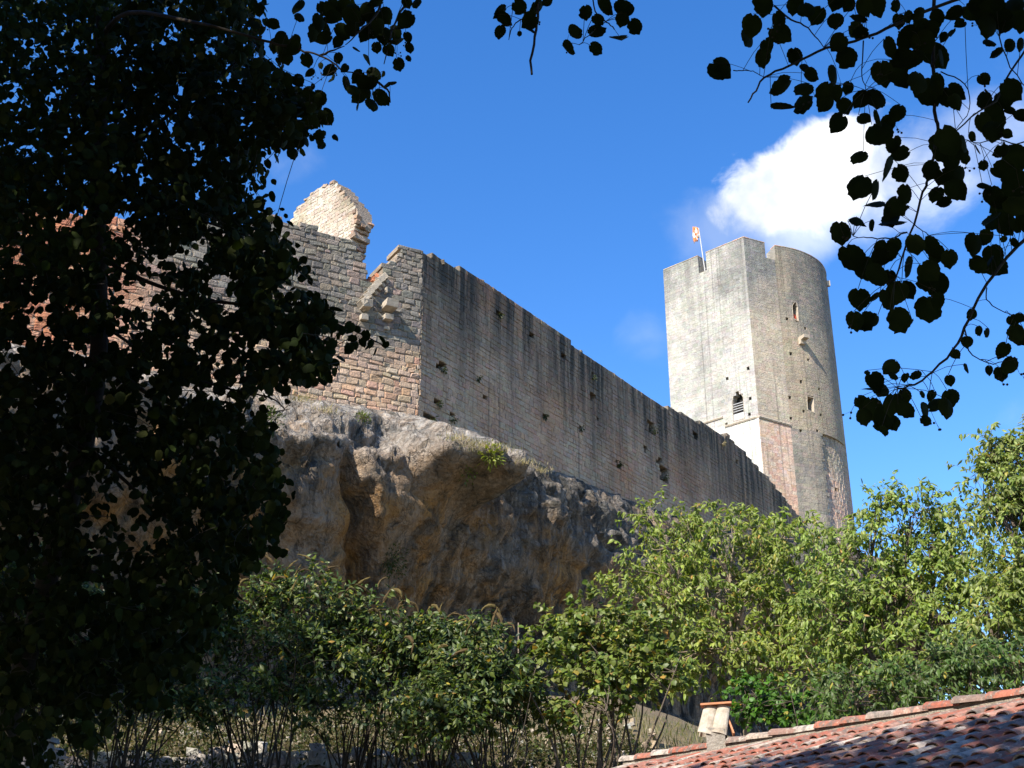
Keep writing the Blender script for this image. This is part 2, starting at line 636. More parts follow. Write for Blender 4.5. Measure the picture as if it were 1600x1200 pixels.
def lay_stones(u0, u1, z0, z1, ch, ln, rg, breaks=()):
    """courses of stones: rows of (u0,u1,z0,z1)"""
    cells, rows = [], []
    z = z0
    while z < z1:
        h = ch * rg.uniform(.78, 1.28)
        u = u0 - rg.uniform(0, ln)
        row = []
        while u < u1:
            w = ln * rg.uniform(.55, 1.5)
            ue = u + w
            for b in breaks:
                if u < b - .02 and ue > b - .5 * ln and ue < b + .6 * ln or (u < b - .02 and ue > b):
                    ue = b
            row.append((max(u, u0), min(ue, u1), z, z + h))
            u = ue
        row = [c for c in row if c[1] - c[0] > .04]
        rows.append(row)
        z += h
    return rows


def masonry(root, plan, rows, inside, colf, m_stone, m_core, topf, thick=1.2, joint=.02, relief=.05, round_=.25,
            jit=.012, doff=None, rg=None, singles=300, core_name='core', core_col=(.34, .29, .22), seg=1.2, key=None, sub_parent=None):
    """real stones on a real core. inside(u,z)->bool array"""
    keep = []
    core = []
    for row in rows:
        c = np.array(row)
        um, zm = (c[:, 0] + c[:, 1]) / 2, (c[:, 2] + c[:, 3]) / 2
        ok = inside(um, zm)
        keep.append(c[ok])
        # runs for the core
        i = 0
        while i < len(c):
            if not ok[i]:
                i += 1
                continue
            j = i
            while j + 1 < len(c) and ok[j + 1]:
                j += 1
            core.append((c[i, 0] + .015, c[j, 1] - .015, c[i, 2], c[i, 3]))
            i = j + 1
    C = np.concatenate(keep)
    n = len(C)
    w = (C[:, 1] - C[:, 0]); h = (C[:, 3] - C[:, 2])
    cu, cz = (C[:, 0] + C[:, 1]) / 2, (C[:, 2] + C[:, 3]) / 2
    hw = w / 2 - joint / 2
    hh = h / 2 - joint / 2
    rr = np.minimum(hw, hh) * round_ * 2
    # octagon around the cell
    sx = np.array([-1, 1, 1, 1, 1, -1, -1, -1.])
    sz = np.array([-1, -1, -1, 1, 1, 1, 1, -1.])
    cx = np.array([1, 1, 0, 0, 1, 1, 0, 0.])
    cz_ = 1 - cx
    ou = sx[None] * (hw[:, None] - rr[:, None] * cx[None])
    oz = sz[None] * (hh[:, None] - rr[:, None] * cz_[None])
    ju = rg.normal(0, jit, (n, 8)); jz = rg.normal(0, jit, (n, 8))
    ou += ju; oz += jz
    rel = relief * rg.uniform(.35, 1.5, n)
    tilt_u = rg.normal(0, relief * .3, n); tilt_z = rg.normal(0, relief * .3, n)
    bev = np.minimum(np.minimum(hw, hh) * .34, relief * 1.4)
    fs_u = 1 - bev / np.maximum(hw, .03); fs_z = 1 - bev / np.maximum(hh, .03)
    bu, bz = cu[:, None] + ou, cz[:, None] + oz
    fu, fz = cu[:, None] + ou * fs_u[:, None], cz[:, None] + oz * fs_z[:, None]
    fd = rel[:, None] + tilt_u[:, None] * np.sign(ou) + tilt_z[:, None] * np.sign(oz)
    fd = np.maximum(fd, 0.004)
    bd = np.full_like(bu, -.06)
    md = fd * .45
    if doff is not None:
        o = doff(cu, cz)[:, None]
        fd = fd + o; bd = bd + o; md = md + o
    V = np.concatenate([plan.P(bu, bz, bd), plan.P(bu, bz, md), plan.P(fu, fz, fd)], axis=1)   # n,24,3
    k = np.arange(8); k2 = (k + 1) % 8
    side = np.concatenate([np.stack([k, k2, k2 + 8, k + 8], -1), np.stack([k + 8, k2 + 8, k2 + 16, k + 16], -1)])
    front = np.array([[16, 17, 18, 19], [16, 19, 20, 23], [20, 21, 22, 23]])
    T = np.concatenate([side, front])
    col = colf(cu, cz)
    dt = np.clip((topf(cu) - cz) / 10, 0, 1)
    cc = np.concatenate([col, dt[:, None]], -1)
    order = np.argsort(key(cu, cz)) if key is not None else np.arange(n)
    sgl = order[:min(singles, n)]
    rest = order[min(singles, n):]
    par = sub_parent or root
    for i in sgl:
        me = mesh_np('stone', V[i], T, m_stone, np.repeat(cc[i][None], 24, 0))
        obj('stone', me, par)
    if len(rest):
        Vr = V[rest].reshape(-1, 3)
        Fr = (np.arange(len(rest))[:, None, None] * 24 + T[None]).reshape(-1, 4)
        me = mesh_np('stonework', Vr, Fr, m_stone, np.repeat(cc[rest], 24, 0))
        obj('stonework', me, par, kind='stuff')
    # core
    VV, FF, CC, m = [], [], [], 0
    for a, b_, za, zb in core:
        if b_ - a < .03:
            continue
        br = [x for x in plan.cum if a + .05 < x < b_ - .05]
        us = np.unique(np.concatenate([[a, b_], br]))
        # split long runs so that curved plans stay curved
        q = []
        for s0, s1 in zip(us[:-1], us[1:]):
            q += list(np.linspace(s0, s1, max(2, int((s1 - s0) / seg) + 1))[:-1])
        us = np.array(q + [b_])
        k_ = len(us)
        o = 0 if doff is None else doff(us, np.full(k_, (za + zb) / 2))
        e = 1e-3
        uin = np.concatenate([us[:1] + e, us[1:-1], us[-1:] - e])
        ring = [plan.P(uin, np.full(k_, za), np.full(k_, -.012) + o), plan.P(uin, np.full(k_, zb), np.full(k_, -.012) + o),
                plan.P(uin, np.full(k_, zb), np.full(k_, -thick)), plan.P(uin, np.full(k_, za), np.full(k_, -thick))]
        v = np.stack(ring, 1)  # k,4,3
        VV.append(v.reshape(-1, 3))
        i = np.arange(k_ - 1)[:, None] * 4
        j = np.arange(4)[None]
        j2 = (j + 1) % 4
        f = np.stack([i + j, i + 4 + j, i + 4 + j2, i + j2], -1).reshape(-1, 4)
        f = np.concatenate([f, [[0, 1, 2, 3]], [[(k_ - 1) * 4 + 3, (k_ - 1) * 4 + 2, (k_ - 1) * 4 + 1, (k_ - 1) * 4]]])
        FF.append(f + m)
        m += k_ * 4
        d2 = np.clip((topf(us) - zb) / 10, 0, 1)
        c4 = np.concatenate([np.broadcast_to(np.array(core_col), (k_, 3)), d2[:, None]], -1)
        CC.append(np.repeat(c4, 4, 0))
    me = mesh_np(core_name, np.concatenate(VV), np.concatenate(FF), m_core, np.concatenate(CC))
    obj(core_name, me, par)
    return C


def palette(rg, n, cols, w=None, var=.12):
    cols = np.array(cols, float)
    i = rg.choice(len(cols), n, p=w)
    c = cols[i] * rg.uniform(1 - var, 1 + var, (n, 1)) * rg.uniform(.95, 1.05, (n, 3))
    return np.clip(c, 0, 1)


def blend(a, b, t):
    t = np.clip(t, 0, 1)[:, None]
    return a * (1 - t) + b * t


CORNER = np.array([-4.0, 48.1])
DL = np.array([math.sin(R(60)), math.cos(R(60))])
DC = np.array([math.sin(R(34)), math.cos(R(34))])

# ---- ruined side wall (sunlit, left of the corner)
LW = 30.0
PL_L = Plan([CORNER - DL * LW, CORNER])


def polyuv(plan, pts, k=0, off=0.0):
    return [plan.hit(x, y, k, off) for x, y in pts]


def nrm_key(plan):
    def f(u, z):
        p = plan.P(u, z, np.zeros_like(u)) - EYE
        return np.linalg.norm(p, axis=1)
    return f


def build_left_wall():
    rg = np.random.default_rng(11)
    top = [(-60, 318), (120, 330), (240, 352), (330, 345), (385, 352), (410, 336), (424, 333), (445, 345), (463, 352), (470, 348), (500, 360),
           (520, 366), (548, 378), (555, 384), (561, 396), (564, 415), (570, 425), (573, 440), (586, 436), (600, 424), (604, 411),
           (612, 397), (626, 387), (640, 386), (661, 393)]
    bot = [(668, 720), (560, 700), (440, 680), (380, 680), (150, 680), (-60, 680)]
    poly = polyuv(PL_L, top + bot)
    U = [p[0] for p in poly]
    u_lo = max(min(U), .1)
    poly = [(min(p[0], LW), p[1]) for p in poly]
    tp = np.array(sorted(polyuv(PL_L, top)))
    zs = [p[1] for p in poly]
    rows = lay_stones(u_lo, LW, min(zs) + .2, max(zs) + .3, .26, .43, rg)
    root = thing('ruined_castle_wall', 'broken rubble castle wall in sun left of the corner, gap in its top', 'wall',
                 (*(CORNER - DL * 8), 19.5))

    def colf(u, z):
        n = len(u)
        warm = palette(rg, n, [(.47, .33, .225), (.50, .365, .25), (.44, .30, .21), (.50, .37, .27), (.47, .29, .19)], var=.08)
        grey = palette(rg, n, [(.17, .155, .13), (.21, .19, .16), (.15, .14, .12), (.23, .205, .17), (.24, .19, .15)], var=.09)
        nz = np.array([mn.noise(Vector((a * .35, b * .35, 0))) for a, b in zip(u, z)])
        t = (z - 21.9) / 2.6 + nz * .8
        red = palette(rg, n, [(.46, .19, .10), (.40, .16, .09), (.50, .26, .16)])
        c = blend(warm, grey, t)
        return blend(c, red, (LW - 11 - u) / 2.5 + nz)

    def inside(u, z):
        return in_poly(u, z, poly)
    masonry(root, PL_L, rows, inside, colf, M_RUB, M_MORT, lambda u: np.interp(u, tp[:, 0], tp[:, 1]), thick=1.3, joint=.026,
            relief=.034, round_=.13, jit=.026, rg=rg, key=lambda u, z: np.abs(u - LW + 4.5) + .4 * np.abs(z - 21.5), core_col=(.40, .31, .22))
    # broken machicolation: projecting corbels and the springer of a vault
    def stack(pxs, label_first=None):
        for (x, y, w, h, out, tl) in pxs:
            u, z = PL_L.hit(x, y, 0)
            c = PL_L.P(np.array([u]), np.array([z]), np.array([out / 2]))[0]
            n3 = np.array([PL_L.n[0][0], PL_L.n[0][1], 0]); t3 = np.array([PL_L.t[0][0], PL_L.t[0][1], 0])
            cs, sn = math.cos(tl), math.sin(tl)
            zv = np.array([0, 0, 1.])
            a1 = t3 * cs + zv * sn
            a3 = -t3 * sn + zv * cs
            v, f = box_vf((0, 0, 0), w, out + .25, h)
            # taper the lower outer edge so it reads as a corbel
            lo = (v[:, 2] < 0) & (v[:, 1] > 0)
            v = v * [w, out + .25, h]
            v[lo, 1] -= out * .14
            v += rg.normal(0, .008, v.shape)
            P = c + v[:, :1] * a1 + (v[:, 1:2] - .125) * n3 + v[:, 2:3] * a3
            f2 = f[:, ::-1]
            me = mesh_np('corbel', P, f2, M_CORB)
            o = obj('corbel', me, root)
            bv = o.modifiers.new('b', 'BEVEL'); bv.width = .012; bv.segments = 1
    stack([(568, 480, .66, .56, .62, .1), (567, 498, .58, .50, .40, .1),
           (604, 482, .74, .58, .72, -.05), (603, 499, .62, .48, .48, .05), (603, 514, .48, .36, .28, .1),
           (601, 456, .26, .50, .40, .1)])
    # voussoirs left from the sprung vault
    for k in range(7):
        x = 562 + k * 6.2; y = 474 - k * 7.2 + (k - 3) ** 2 * .35
        stack([(x, y, .52, .50 + .05 * (k % 2), .62 - .05 * k, -.85 + rg.normal(0, .06))])
        stack([(x + 5, y + 7, .40, .34, .40 - .03 * k, -.85 + rg.normal(0, .08))])
    # brick red rubble in the gap
    lst = []
    for _ in range(26):
        x, y = rg.uniform(572, 606), 0
        y = 440 - (x - 572) * .45 + rg.uniform(-2, 4)
        u, z = PL_L.hit(x, y, 0)
        c = PL_L.P(np.array([u]), np.array([z]), np.array([-rg.uniform(.1, 1.0)]))[0]
        v, f = box_vf((0, 0, 0), *rg.uniform(.15, .35, 3), rot=Matrix.Rotation(rg.uniform(0, 3), 3, Vector(rg.normal(size=3)).normalized()))
        lst.append((v + c, f))
    v, f = join_vf(lst)
    col = np.tile([.42, .17, .09, .8], (len(v), 1))
    obj('fallen_rubble', mesh_np('fallen_rubble', v, f, M_RUB, col), root, kind='stuff')
    # projecting footing course
    for k in range(40):
        x = 385 + k * 4.8
        y = 612 + (x - 470) * .27
        u, z = PL_L.hit(x, y + 22, 0)
        if u > LW - .3:
            break
        cu = PL_L.P(np.array([u]), np.array([z]), np.array([.08]))[0]
        t3 = np.array([[PL_L.t[0][0], PL_L.n[0][0], 0], [PL_L.t[0][1], PL_L.n[0][1], 0], [0, 0, 1]])
        v, f = box_vf(cu, rg.uniform(.3, .42), .4, rg.uniform(.16, .22), rot=t3)
        v += rg.normal(0, .015, v.shape)
        c0 = palette(rg, 1, [(.45, .34, .24), (.5, .42, .33)])[0]
        me = mesh_np('stone', v, f[:, ::-1], M_RUB, np.tile([*c0, .8], (8, 1)))
        obj('stone', me, root)
    return root


build_left_wall()

# ---- long shaded curtain wall
PL_C = Plan([CORNER, CORNER + DC * 56])


def build_curtain():
    rg = np.random.default_rng(12)
    top = [(656, 391), (668, 396), (700, 412), (722, 426), (724, 420), (734, 425), (800, 470), (850, 505), (900, 541), (960, 583), (1005, 617), (1040, 640),
           (1042, 636), (1060, 644), (1076, 651), (1095, 660), (1112, 670), (1133, 682), (1136, 678), (1146, 690), (1162, 704), (1176, 722), (1198, 744),
           (1215, 765), (1235, 790), (1262, 825), (1292, 860)]
    bot = [(1292, 930), (1150, 900), (1010, 835), (900, 790), (800, 750), (700, 710), (656, 700)]
    poly = polyuv(PL_C, top + bot)
    poly = [(max(p[0], 0.0), p[1]) for p in poly]
    poly[0] = (-.05, poly[0][1]); poly[-1] = (-.05, poly[-1][1])
    tp = np.array(sorted(polyuv(PL_C, top)))
    # irregular head: knock a few stones off
    zs = [p[1] for p in poly]
    rows = lay_stones(0, max(p[0] for p in poly), min(zs), max(zs) + .3, .235, .40, rg)
    root = thing('curtain_wall', 'long shaded castle curtain wall with black rain streaks, running back to the tower', 'wall',
                 (*(CORNER + DC * 20), 21))
    holes = [(672, 652), (683, 628), (706, 650), (690, 575), (743, 588), (779, 490), (833, 526), (880, 559), (925, 585), (926, 622), (905, 670), (965, 725),
             (1019, 668), (1022, 676), (1039, 735), (1086, 680), (850, 648), (760, 620), (1008, 700), (1150, 720), (935, 655)]
    H = [(PL_C.hit(x, y, 0), .16 if i % 3 else .24) for i, (x, y) in enumerate(holes)]
    H.append((PL_C.hit(1020, 670, 0), .5)); H.append((PL_C.hit(1036, 740, 0), .45)); H.append((PL_C.hit(1030, 722, 0), .3))

    def inside(u, z):
        ok = in_poly(u, z, poly)
        for (a, b), r in H:
            ok &= ~((np.abs(u - a) < r) & (np.abs(z - b) < r * .8))
        return ok

    def colf(u, z):
        n = len(u)
        c = palette(rg, n, [(.45, .325, .215), (.47, .35, .24), (.42, .30, .205), (.46, .31, .21), (.43, .335, .24)], var=.05)
        nz = np.array([mn.noise(Vector((a * .25, b * .3, 4))) for a, b in zip(u, z)])
        return blend(c, c * [1.1, .86, .72], nz * 1.2)

    def doff(u, z):
        return np.array([.05 * mn.noise(Vector((float(a) * .3, float(b) * .3, 2))) for a, b in zip(np.atleast_1d(u), np.atleast_1d(z))])
    masonry(root, PL_C, rows, inside, colf, M_CUR, M_MORT_D, lambda u: np.interp(u, tp[:, 0], tp[:, 1]), thick=1.4, joint=.016,
            relief=.022, round_=.10, jit=.012, rg=rg, key=nrm_key(PL_C), core_col=(.36, .28, .21), doff=doff, seg=1.5)
    # dark backs of the put-log holes
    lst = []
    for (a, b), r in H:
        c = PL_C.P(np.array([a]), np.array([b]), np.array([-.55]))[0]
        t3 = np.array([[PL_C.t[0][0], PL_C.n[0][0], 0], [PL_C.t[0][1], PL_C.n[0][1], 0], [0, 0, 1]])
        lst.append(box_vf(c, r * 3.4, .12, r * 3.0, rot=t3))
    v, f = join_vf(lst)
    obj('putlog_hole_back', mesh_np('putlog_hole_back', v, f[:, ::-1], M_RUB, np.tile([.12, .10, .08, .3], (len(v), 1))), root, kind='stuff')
    # cap stones along the head
    for _ in range(60):
        u = rg.uniform(.5, 46)
        z = np.interp(u, tp[:, 0], tp[:, 1])
        c = PL_C.P(np.array([u]), np.array([z - .06]), np.array([-rg.uniform(.1, .9)]))[0]
        v, f = box_vf((0, 0, 0), *rg.uniform(.18, .42, 3) * [1, 1, .6], rot=Matrix.Rotation(rg.uniform(-.4, .4), 3, Vector(rg.normal(size=3)).normalized()))
        c0 = palette(rg, 1, [(.2, .17, .13), (.3, .26, .2)])[0]
        obj('cap_stone', mesh_np('cap_stone', v + c, f, M_RUB, np.tile([*c0, .1], (8, 1))), root)
    return root


build_curtain()


# ---- gable fragment behind the side wall
def build_gable():
    rg = np.random.default_rng(13)
    d = cam_ray(562, 385)
    end = EYE[:2] + d[:2] * (52.5 / d[1])
    tt = np.array([math.sin(R(134)), math.cos(R(134))])
    pl = Plan([end - tt * 9, end + tt * 1.5])
    front = [(430, 372), (452, 350), (458, 334), (466, 322), (478, 314), (486, 300), (500, 293), (512, 288), (519, 284), (526, 290), (534, 300),
             (543, 312), (551, 321), (558, 333), (558, 348), (554, 358), (552, 372), (549, 384), (546, 398), (546, 420), (544, 470), (430, 470)]
    poly = polyuv(pl, front)
    zs = [p[1] for p in poly]; us = [p[0] for p in poly]
    rows = lay_stones(min(us), max(us), min(zs), max(zs) + .2, .2, .3, rg)
    root = thing('gable_fragment', 'bright pointed remnant of a stone gable standing up behind the broken wall', 'ruin', (*end, min(zs)))
    def colf(u, z):
        n = len(u)
        c = palette(rg, n, [(.47, .40, .31), (.51, .44, .35), (.45, .38, .30), (.48, .385, .295), (.52, .46, .37)])
        nz = np.array([mn.noise(Vector((a * .6, b * .25, 9))) for a, b in zip(u, z)])
        return blend(c, c * [.55, .50, .42], nz * 1.8 - .15)
    masonry(root, pl, rows, lambda u, z: in_poly(u, z, poly), colf, M_GAB, M_GAB, lambda u: u * 0 + max(zs), thick=.95, joint=.006,
            relief=.012, round_=.2, jit=.02, rg=rg, key=nrm_key(pl), core_col=(.42, .33, .25))
    # ragged stones on the broken end and the sloping head
    v_all = []
    tp = polyuv(pl, front[1:19])
    for a, b in zip(tp[:-1], tp[1:]):
        L_ = math.dist(a, b)
        for _ in range(int(L_ / .10)):
            s = rg.uniform()
            u, z = a[0] + (b[0] - a[0]) * s, a[1] + (b[1] - a[1]) * s
            c = pl.P(np.array([u - .05]), np.array([z - .04]), np.array([-rg.uniform(.02, .9)]))[0]
            v, f = box_vf((0, 0, 0), *(rg.uniform(.16, .38, 3) * [1, 1, .6]), rot=Matrix.Rotation(rg.uniform(-.5, .5), 3, Vector(rg.normal(size=3)).normalized()) @ Matrix.Rotation(R(44), 3, 'Z'))
            v_all.append((v + c, f))
    v, f = join_vf(v_all)
    cc = np.repeat(palette(rg, len(v_all), [(.34, .26, .19), (.44, .35, .26), (.30, .20, .14), (.38, .24, .16)]), 8, 0)
    cc = np.concatenate([cc, np.full((len(cc), 1), .5)], 1)
    obj('broken_edge_rubble', mesh_np('broken_edge_rubble', v, f, M_RUB, cc), root, kind='stuff')


build_gable()

# ---- tower
A = np.array([19.6, 90.0])
B = A + 8.5 * np.array([-.7193, .6947])
C_ = np.array([22.42, 91.40])
ctrl = [C_, (24.3, 92.05), (26.0, 93.2), (27.25, 94.6), (28.1, 96.3), (28.5, 98.3), (28.3, 100.5), (27.2, 102.6), (25.2, 104.2), (22.6, 104.8), (19.5, 104.2)]
curve = smooth_path(ctrl, 30)
PL_T = Plan(np.vstack([B, A, curve, B]))
Z_TOP = 53.35
U_A, U_C = PL_T.cum[1], PL_T.cum[2]
TOW_SEG = len(PL_T.l)


def build_tower():
    rg = np.random.default_rng(14)
    root = thing('keep_tower', 'tall pale stone keep with rounded right side rising behind the long curtain wall', 'tower', (22, 96, 24))
    perim = PL_T.cum[-1]
    z_base = 23.0
    rows = lay_stones(0, perim, z_base, Z_TOP - .05, .25, .42, rg, breaks=(U_A, U_C, perim))
    rows = [[(a, b, c, min(d, Z_TOP)) for a, b, c, d in r] for r in rows if r and r[0][2] < Z_TOP - .1]

    def hA(x, y):
        return PL_T.hit(x, y, 0)

    def hM(x, y):
        return PL_T.hit(x, y, 1)

    def hC(x, y):
        k = [i for i in range(2, TOW_SEG)]
        d = cam_ray(x, y)
        best = None
        for i in k:
            Am = np.array([[d[0], -PL_T.t[i][0]], [d[1], -PL_T.t[i][1]]])
            if abs(np.linalg.det(Am)) < 1e-9:
                continue
            r, q = np.linalg.solve(Am, PL_T.p[i] - EYE[:2])
            if r > 0 and -1e-3 <= q <= PL_T.l[i] + 1e-3 and (best is None or r < best[0]):
                best = (r, PL_T.cum[i] + q, EYE[2] + d[2] * r)
        return best[1], best[2]
    # openings in (u,z)
    w1 = [hA(*p) for p in ((1146, 658), (1145, 624), (1147, 616), (1152, 611), (1157, 614), (1161, 621), (1163, 654))]
    w2 = [hC(*p) for p in ((1239.5, 497), (1238, 478), (1240.5, 474), (1242, 470.5), (1244.5, 474), (1246, 480), (1247.5, 502))]
    w3 = [hC(*p) for p in ((1262, 640), (1261, 619), (1271, 622), (1272, 645))]
    cr1 = (hA(1091, 410)[0], hA(1103.5, 410)[0])
    cr1z = hA(1097, 426)[1]
    cr2 = (hM(1195.5, 390)[0], U_C + .12)
    cr2z = hM(1202, 402)[1]
    seam_u, seam_z = hC(1283, 676)

    holes = [hA(*p) for p in ((1169, 577), (1136, 590), (1135, 664), (1171, 648), (1172, 622))] + \
            [hC(*p) for p in ((1230, 499), (1258, 511), (1236, 553), (1263, 561), (1252, 598), (1280, 607), (1256, 643), (1283, 650), (1234, 619), (1236, 655), (1251, 672), (1277, 672), (1313, 763), (1310, 765))]
    polys = [w1, w2, w3]

    def inside(u, z):
        ok = np.ones(len(u), bool)
        for p in polys:
            ok &= ~in_poly(u, z, p)
        ok &= ~((u > cr1[0]) & (u < cr1[1]) & (z > cr1z))
        ok &= ~((u > cr2[0]) & (u < cr2[1]) & (z > cr2z))
        # two more crenels out of view on the far side
        for m in (.62, .75, .88):
            ok &= ~((np.abs(u - perim * m) < .6) & (z > Z_TOP - 1.8))
        return ok
    # split stones at the openings so that they stay crisp
    brk = []
    for p in polys:
        us = [q[0] for q in p]
        brk.append((min(us), max(us), min(q[1] for q in p), max(q[1] for q in p)))
    for a, b in ((cr1, cr1z), (cr2, cr2z)):
        brk.append((a[0], a[1], b, Z_TOP))
    for (a, b) in holes:
        brk.append((a - .13, a + .13, b - .14, b + .14))
        polys.append([(a - .13, b - .3), (a + .13, b - .3), (a + .13, b + .3), (a - .13, b + .3)])
    new = []
    for r in rows:
        out = []
        for c in r:
            parts = [c]
            for (a, b, za, zb) in brk:
                if c[3] > za + .03 and c[2] < zb - .03:
                    q = []
                    for p in parts:
                        cuts = [x for x in (a, b) if p[0] + .02 < x < p[1] - .02]
                        e = [p[0]] + cuts + [p[1]]
                        q += [(e[i], e[i + 1], p[2], p[3]) for i in range(len(e) - 1)]
                    parts = q
            out += parts
        new.append(out)
    rows = new
    # keep put-log holes one course high
    hz = {}
    for i, (a, b) in enumerate(holes):
        for r in rows:
            if r[0][2] <= b < r[0][3]:
                zc = (r[0][2] + r[0][3]) / 2
                polys[3 + i] = [(a - .13, zc - .08), (a + .13, zc - .08), (a + .13, zc + .08), (a - .13, zc + .08)]

    zl_A = hA(1165, 657)[1]
    zl_M = hM(1205, 659)[1]

    def colf(u, z):
        n = len(u)
        nz = np.array([mn.fractal(Vector((a * .22, b * .22, 7)), 1, 2, 3) for a, b in zip(u, z)])
        pale = palette(rg, n, [(.42, .405, .36), (.45, .43, .38), (.39, .375, .335), (.43, .41, .36)], var=.05)
        grey = palette(rg, n, [(.24, .235, .215), (.28, .27, .245), (.22, .215, .195)], var=.07)
        cream = palette(rg, n, [(.50, .42, .315), (.485, .405, .305), (.515, .44, .335)], var=.035)
        fresh = palette(rg, n, [(.66, .63, .56), (.62, .59, .52), (.70, .67, .60)], var=.05)
        pink = palette(rg, n, [(.60, .42, .31), (.62, .46, .35), (.59, .39, .28), (.63, .49, .39)], var=.035)
        lichen = palette(rg, n, [(.27, .25, .21), (.31, .28, .23), (.35, .30, .24), (.25, .235, .20)], var=.08)
        c = blend(pale, grey, (z - Z_TOP + 5.5) / 6 * .5 + nz * 1.5 + .12)
        onA = u < U_A
        onM = (u >= U_A) & (u < U_C)
        onC = u >= U_C
        m = blend(cream, grey * 1.1, (z - Z_TOP + 7) / 3 + nz)
        m = np.where((z < zl_M)[:, None], blend(pink, fresh * [1, .85, .7], nz * 1.6 + .3), m)
        m = np.where((z < zl_M)[:, None], blend(m, pink * [1, .8, .65], (32 - z) / 4), m)
        a = np.where((z < zl_A)[:, None], fresh, c)
        cc = blend(cream * [.72, .71, .68], lichen * .85, (z - Z_TOP + 10) / 8 + nz * 1.6 + .35)
        low = z < seam_z
        left_of = u < seam_u
        cc = np.where((low & left_of)[:, None], blend(lichen * .85, cream * .62, .3 + nz * 1.2), cc)
        cc = np.where((low & ~left_of)[:, None], blend(pink * .9, cream * .78, nz * 2 + (z - 33) / 5), cc)
        return np.where(onA[:, None], a, np.where(onM[:, None], m, cc))

    def doff(u, z):
        u = np.asarray(u, float); z = np.asarray(z, float)
        o = np.where((u > seam_u) & (z < seam_z) & (u < seam_u + 5), -.30 * (1 - (u - seam_u) / 5), 0.0)
        o = o + np.where((u > U_C) & (u < U_C + .12), 0, 0)
        return o
    masonry(root, PL_T, rows, inside, colf, M_TOW, M_TOW, lambda u: np.full(np.shape(u), Z_TOP), thick=1.5, joint=.004, relief=.005,
            round_=.07, jit=.006, rg=rg, key=nrm_key(PL_T), core_col=(.46, .42, .35), doff=doff, seg=.8, core_name='wall_core')
    # interior: a dark lining and the roof terrace, seen through crenels and windows
    inner = [PL_T.p[k] * .82 + np.array([21, 97]) * .18 for k in range(len(PL_T.p) - 1)]
    n = len(inner)
    V = np.array([[*p, z] for z in (z_base, Z_TOP - 2.2) for p in inner])
    i = np.arange(n); i2 = (i + 1) % n
    me = mesh_np('roof_terrace', V, [np.stack([i, i2, i2 + n, i + n], -1), np.arange(n, 2 * n)[None]], M_MORT, np.tile([.2, .17, .14, .5], (2 * n, 1)))
    obj('roof_terrace', me, root)
    # string course
    def ledge(u0, z0, u1, z1, nseg, out=.13):
        for k in range(nseg):
            a = u0 + (u1 - u0) * k / nseg; b = u0 + (u1 - u0) * (k + 1) / nseg - .015
            za = z0 + (z1 - z0) * (k + .5) / nseg
            P = lambda u, z, d: PL_T.P(np.array([u]), np.array([z]), np.array([d]))[0]
            v = np.array([P(a, za - .09, -.05), P(b, za - .09, -.05), P(a, za - .09, out * .6), P(b, za - .09, out * .6),
                          P(a, za + .02, out), P(b, za + .02, out), P(a, za + .09, -.05), P(b, za + .09, -.05), P(a, za + .07, out * .8), P(b, za + .07, out * .8)])
            f4 = np.array([[0, 1, 3, 2], [2, 3, 5, 4], [4, 5, 9, 8], [8, 9, 7, 6]])
            f5 = np.array([[0, 2, 4, 8, 6], [1, 7, 9, 5, 3]])
            obj('ledge_stone', mesh_np('ledge_stone', v, [f4, f5], M_CORB), root)
    a = hA(1133, 666); ledge(a[0], zl_A, U_A + .06, zl_A, 8)
    ledge(U_A + .0, zl_A, U_C - .02, zl_M, 7)
    b = hA(1100, 661); c = hA(1130, 652); ledge(b[0], c[1], c[0], c[1], 5)

    # window reveals: dressed frame, near-black sheet painted for the room's shade, rails
    def window(pts, name, depth=.9, m_in=M_DARK, fr=.06, proud=.03):
        pts = np.array(pts)
        n = len(pts)
        c = pts.mean(0)
        o = c + (pts - c) * (1 + fr / np.abs(pts - c).max(0))
        P = lambda q, d: PL_T.P(q[:, 0], q[:, 1], np.full(len(q), d))
        V = np.concatenate([P(o, proud), P(pts, proud), P(pts, -depth), P(o, -.1)])
        i = np.arange(n); i2 = (i + 1) % n
        q = np.concatenate([np.stack([i, i2, i2 + n, i + n], -1), np.stack([i + n, i2 + n, i2 + 2 * n, i + 2 * n], -1), np.stack([i + 3 * n, i2 + 3 * n, i2, i], -1)])
        w = obj(name, mesh_np(name, V, q, M_CORB), root)
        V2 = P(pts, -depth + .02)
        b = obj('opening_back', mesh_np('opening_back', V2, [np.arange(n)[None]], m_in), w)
        return w
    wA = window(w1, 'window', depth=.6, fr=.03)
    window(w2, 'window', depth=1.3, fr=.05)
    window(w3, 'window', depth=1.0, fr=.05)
    # balustrade in the pointed window
    ua, ub = w1[0][0], w1[-1][0]
    zb, zt = w1[0][1] - .02, hA(1150, 631)[1]
    P = lambda u, z, d: PL_T.P(np.array([u]), np.array([z]), np.array([d]))[0]
    t3 = np.array([[PL_T.t[0][0], PL_T.n[0][0], 0], [PL_T.t[0][1], PL_T.n[0][1], 0], [0, 0, 1]])
    for f_ in (.55, .70, .85, 1.0):
        z = zb + (zt - zb) * f_
        v, f = box_vf(P((ua + ub) / 2, z, -.05), ub - ua + .04, .05, .045, rot=t3)
        obj('rail', mesh_np('rail', v, f[:, ::-1], M_METAL), wA)
    v, f = box_vf(P((ua + ub) / 2, zb + (zt - zb) * .22, -.06), ub - ua + .02, .04, (zt - zb) * .36, rot=t3)
    obj('railing_panel', mesh_np('railing_panel', v, f[:, ::-1], M_METAL), wA)
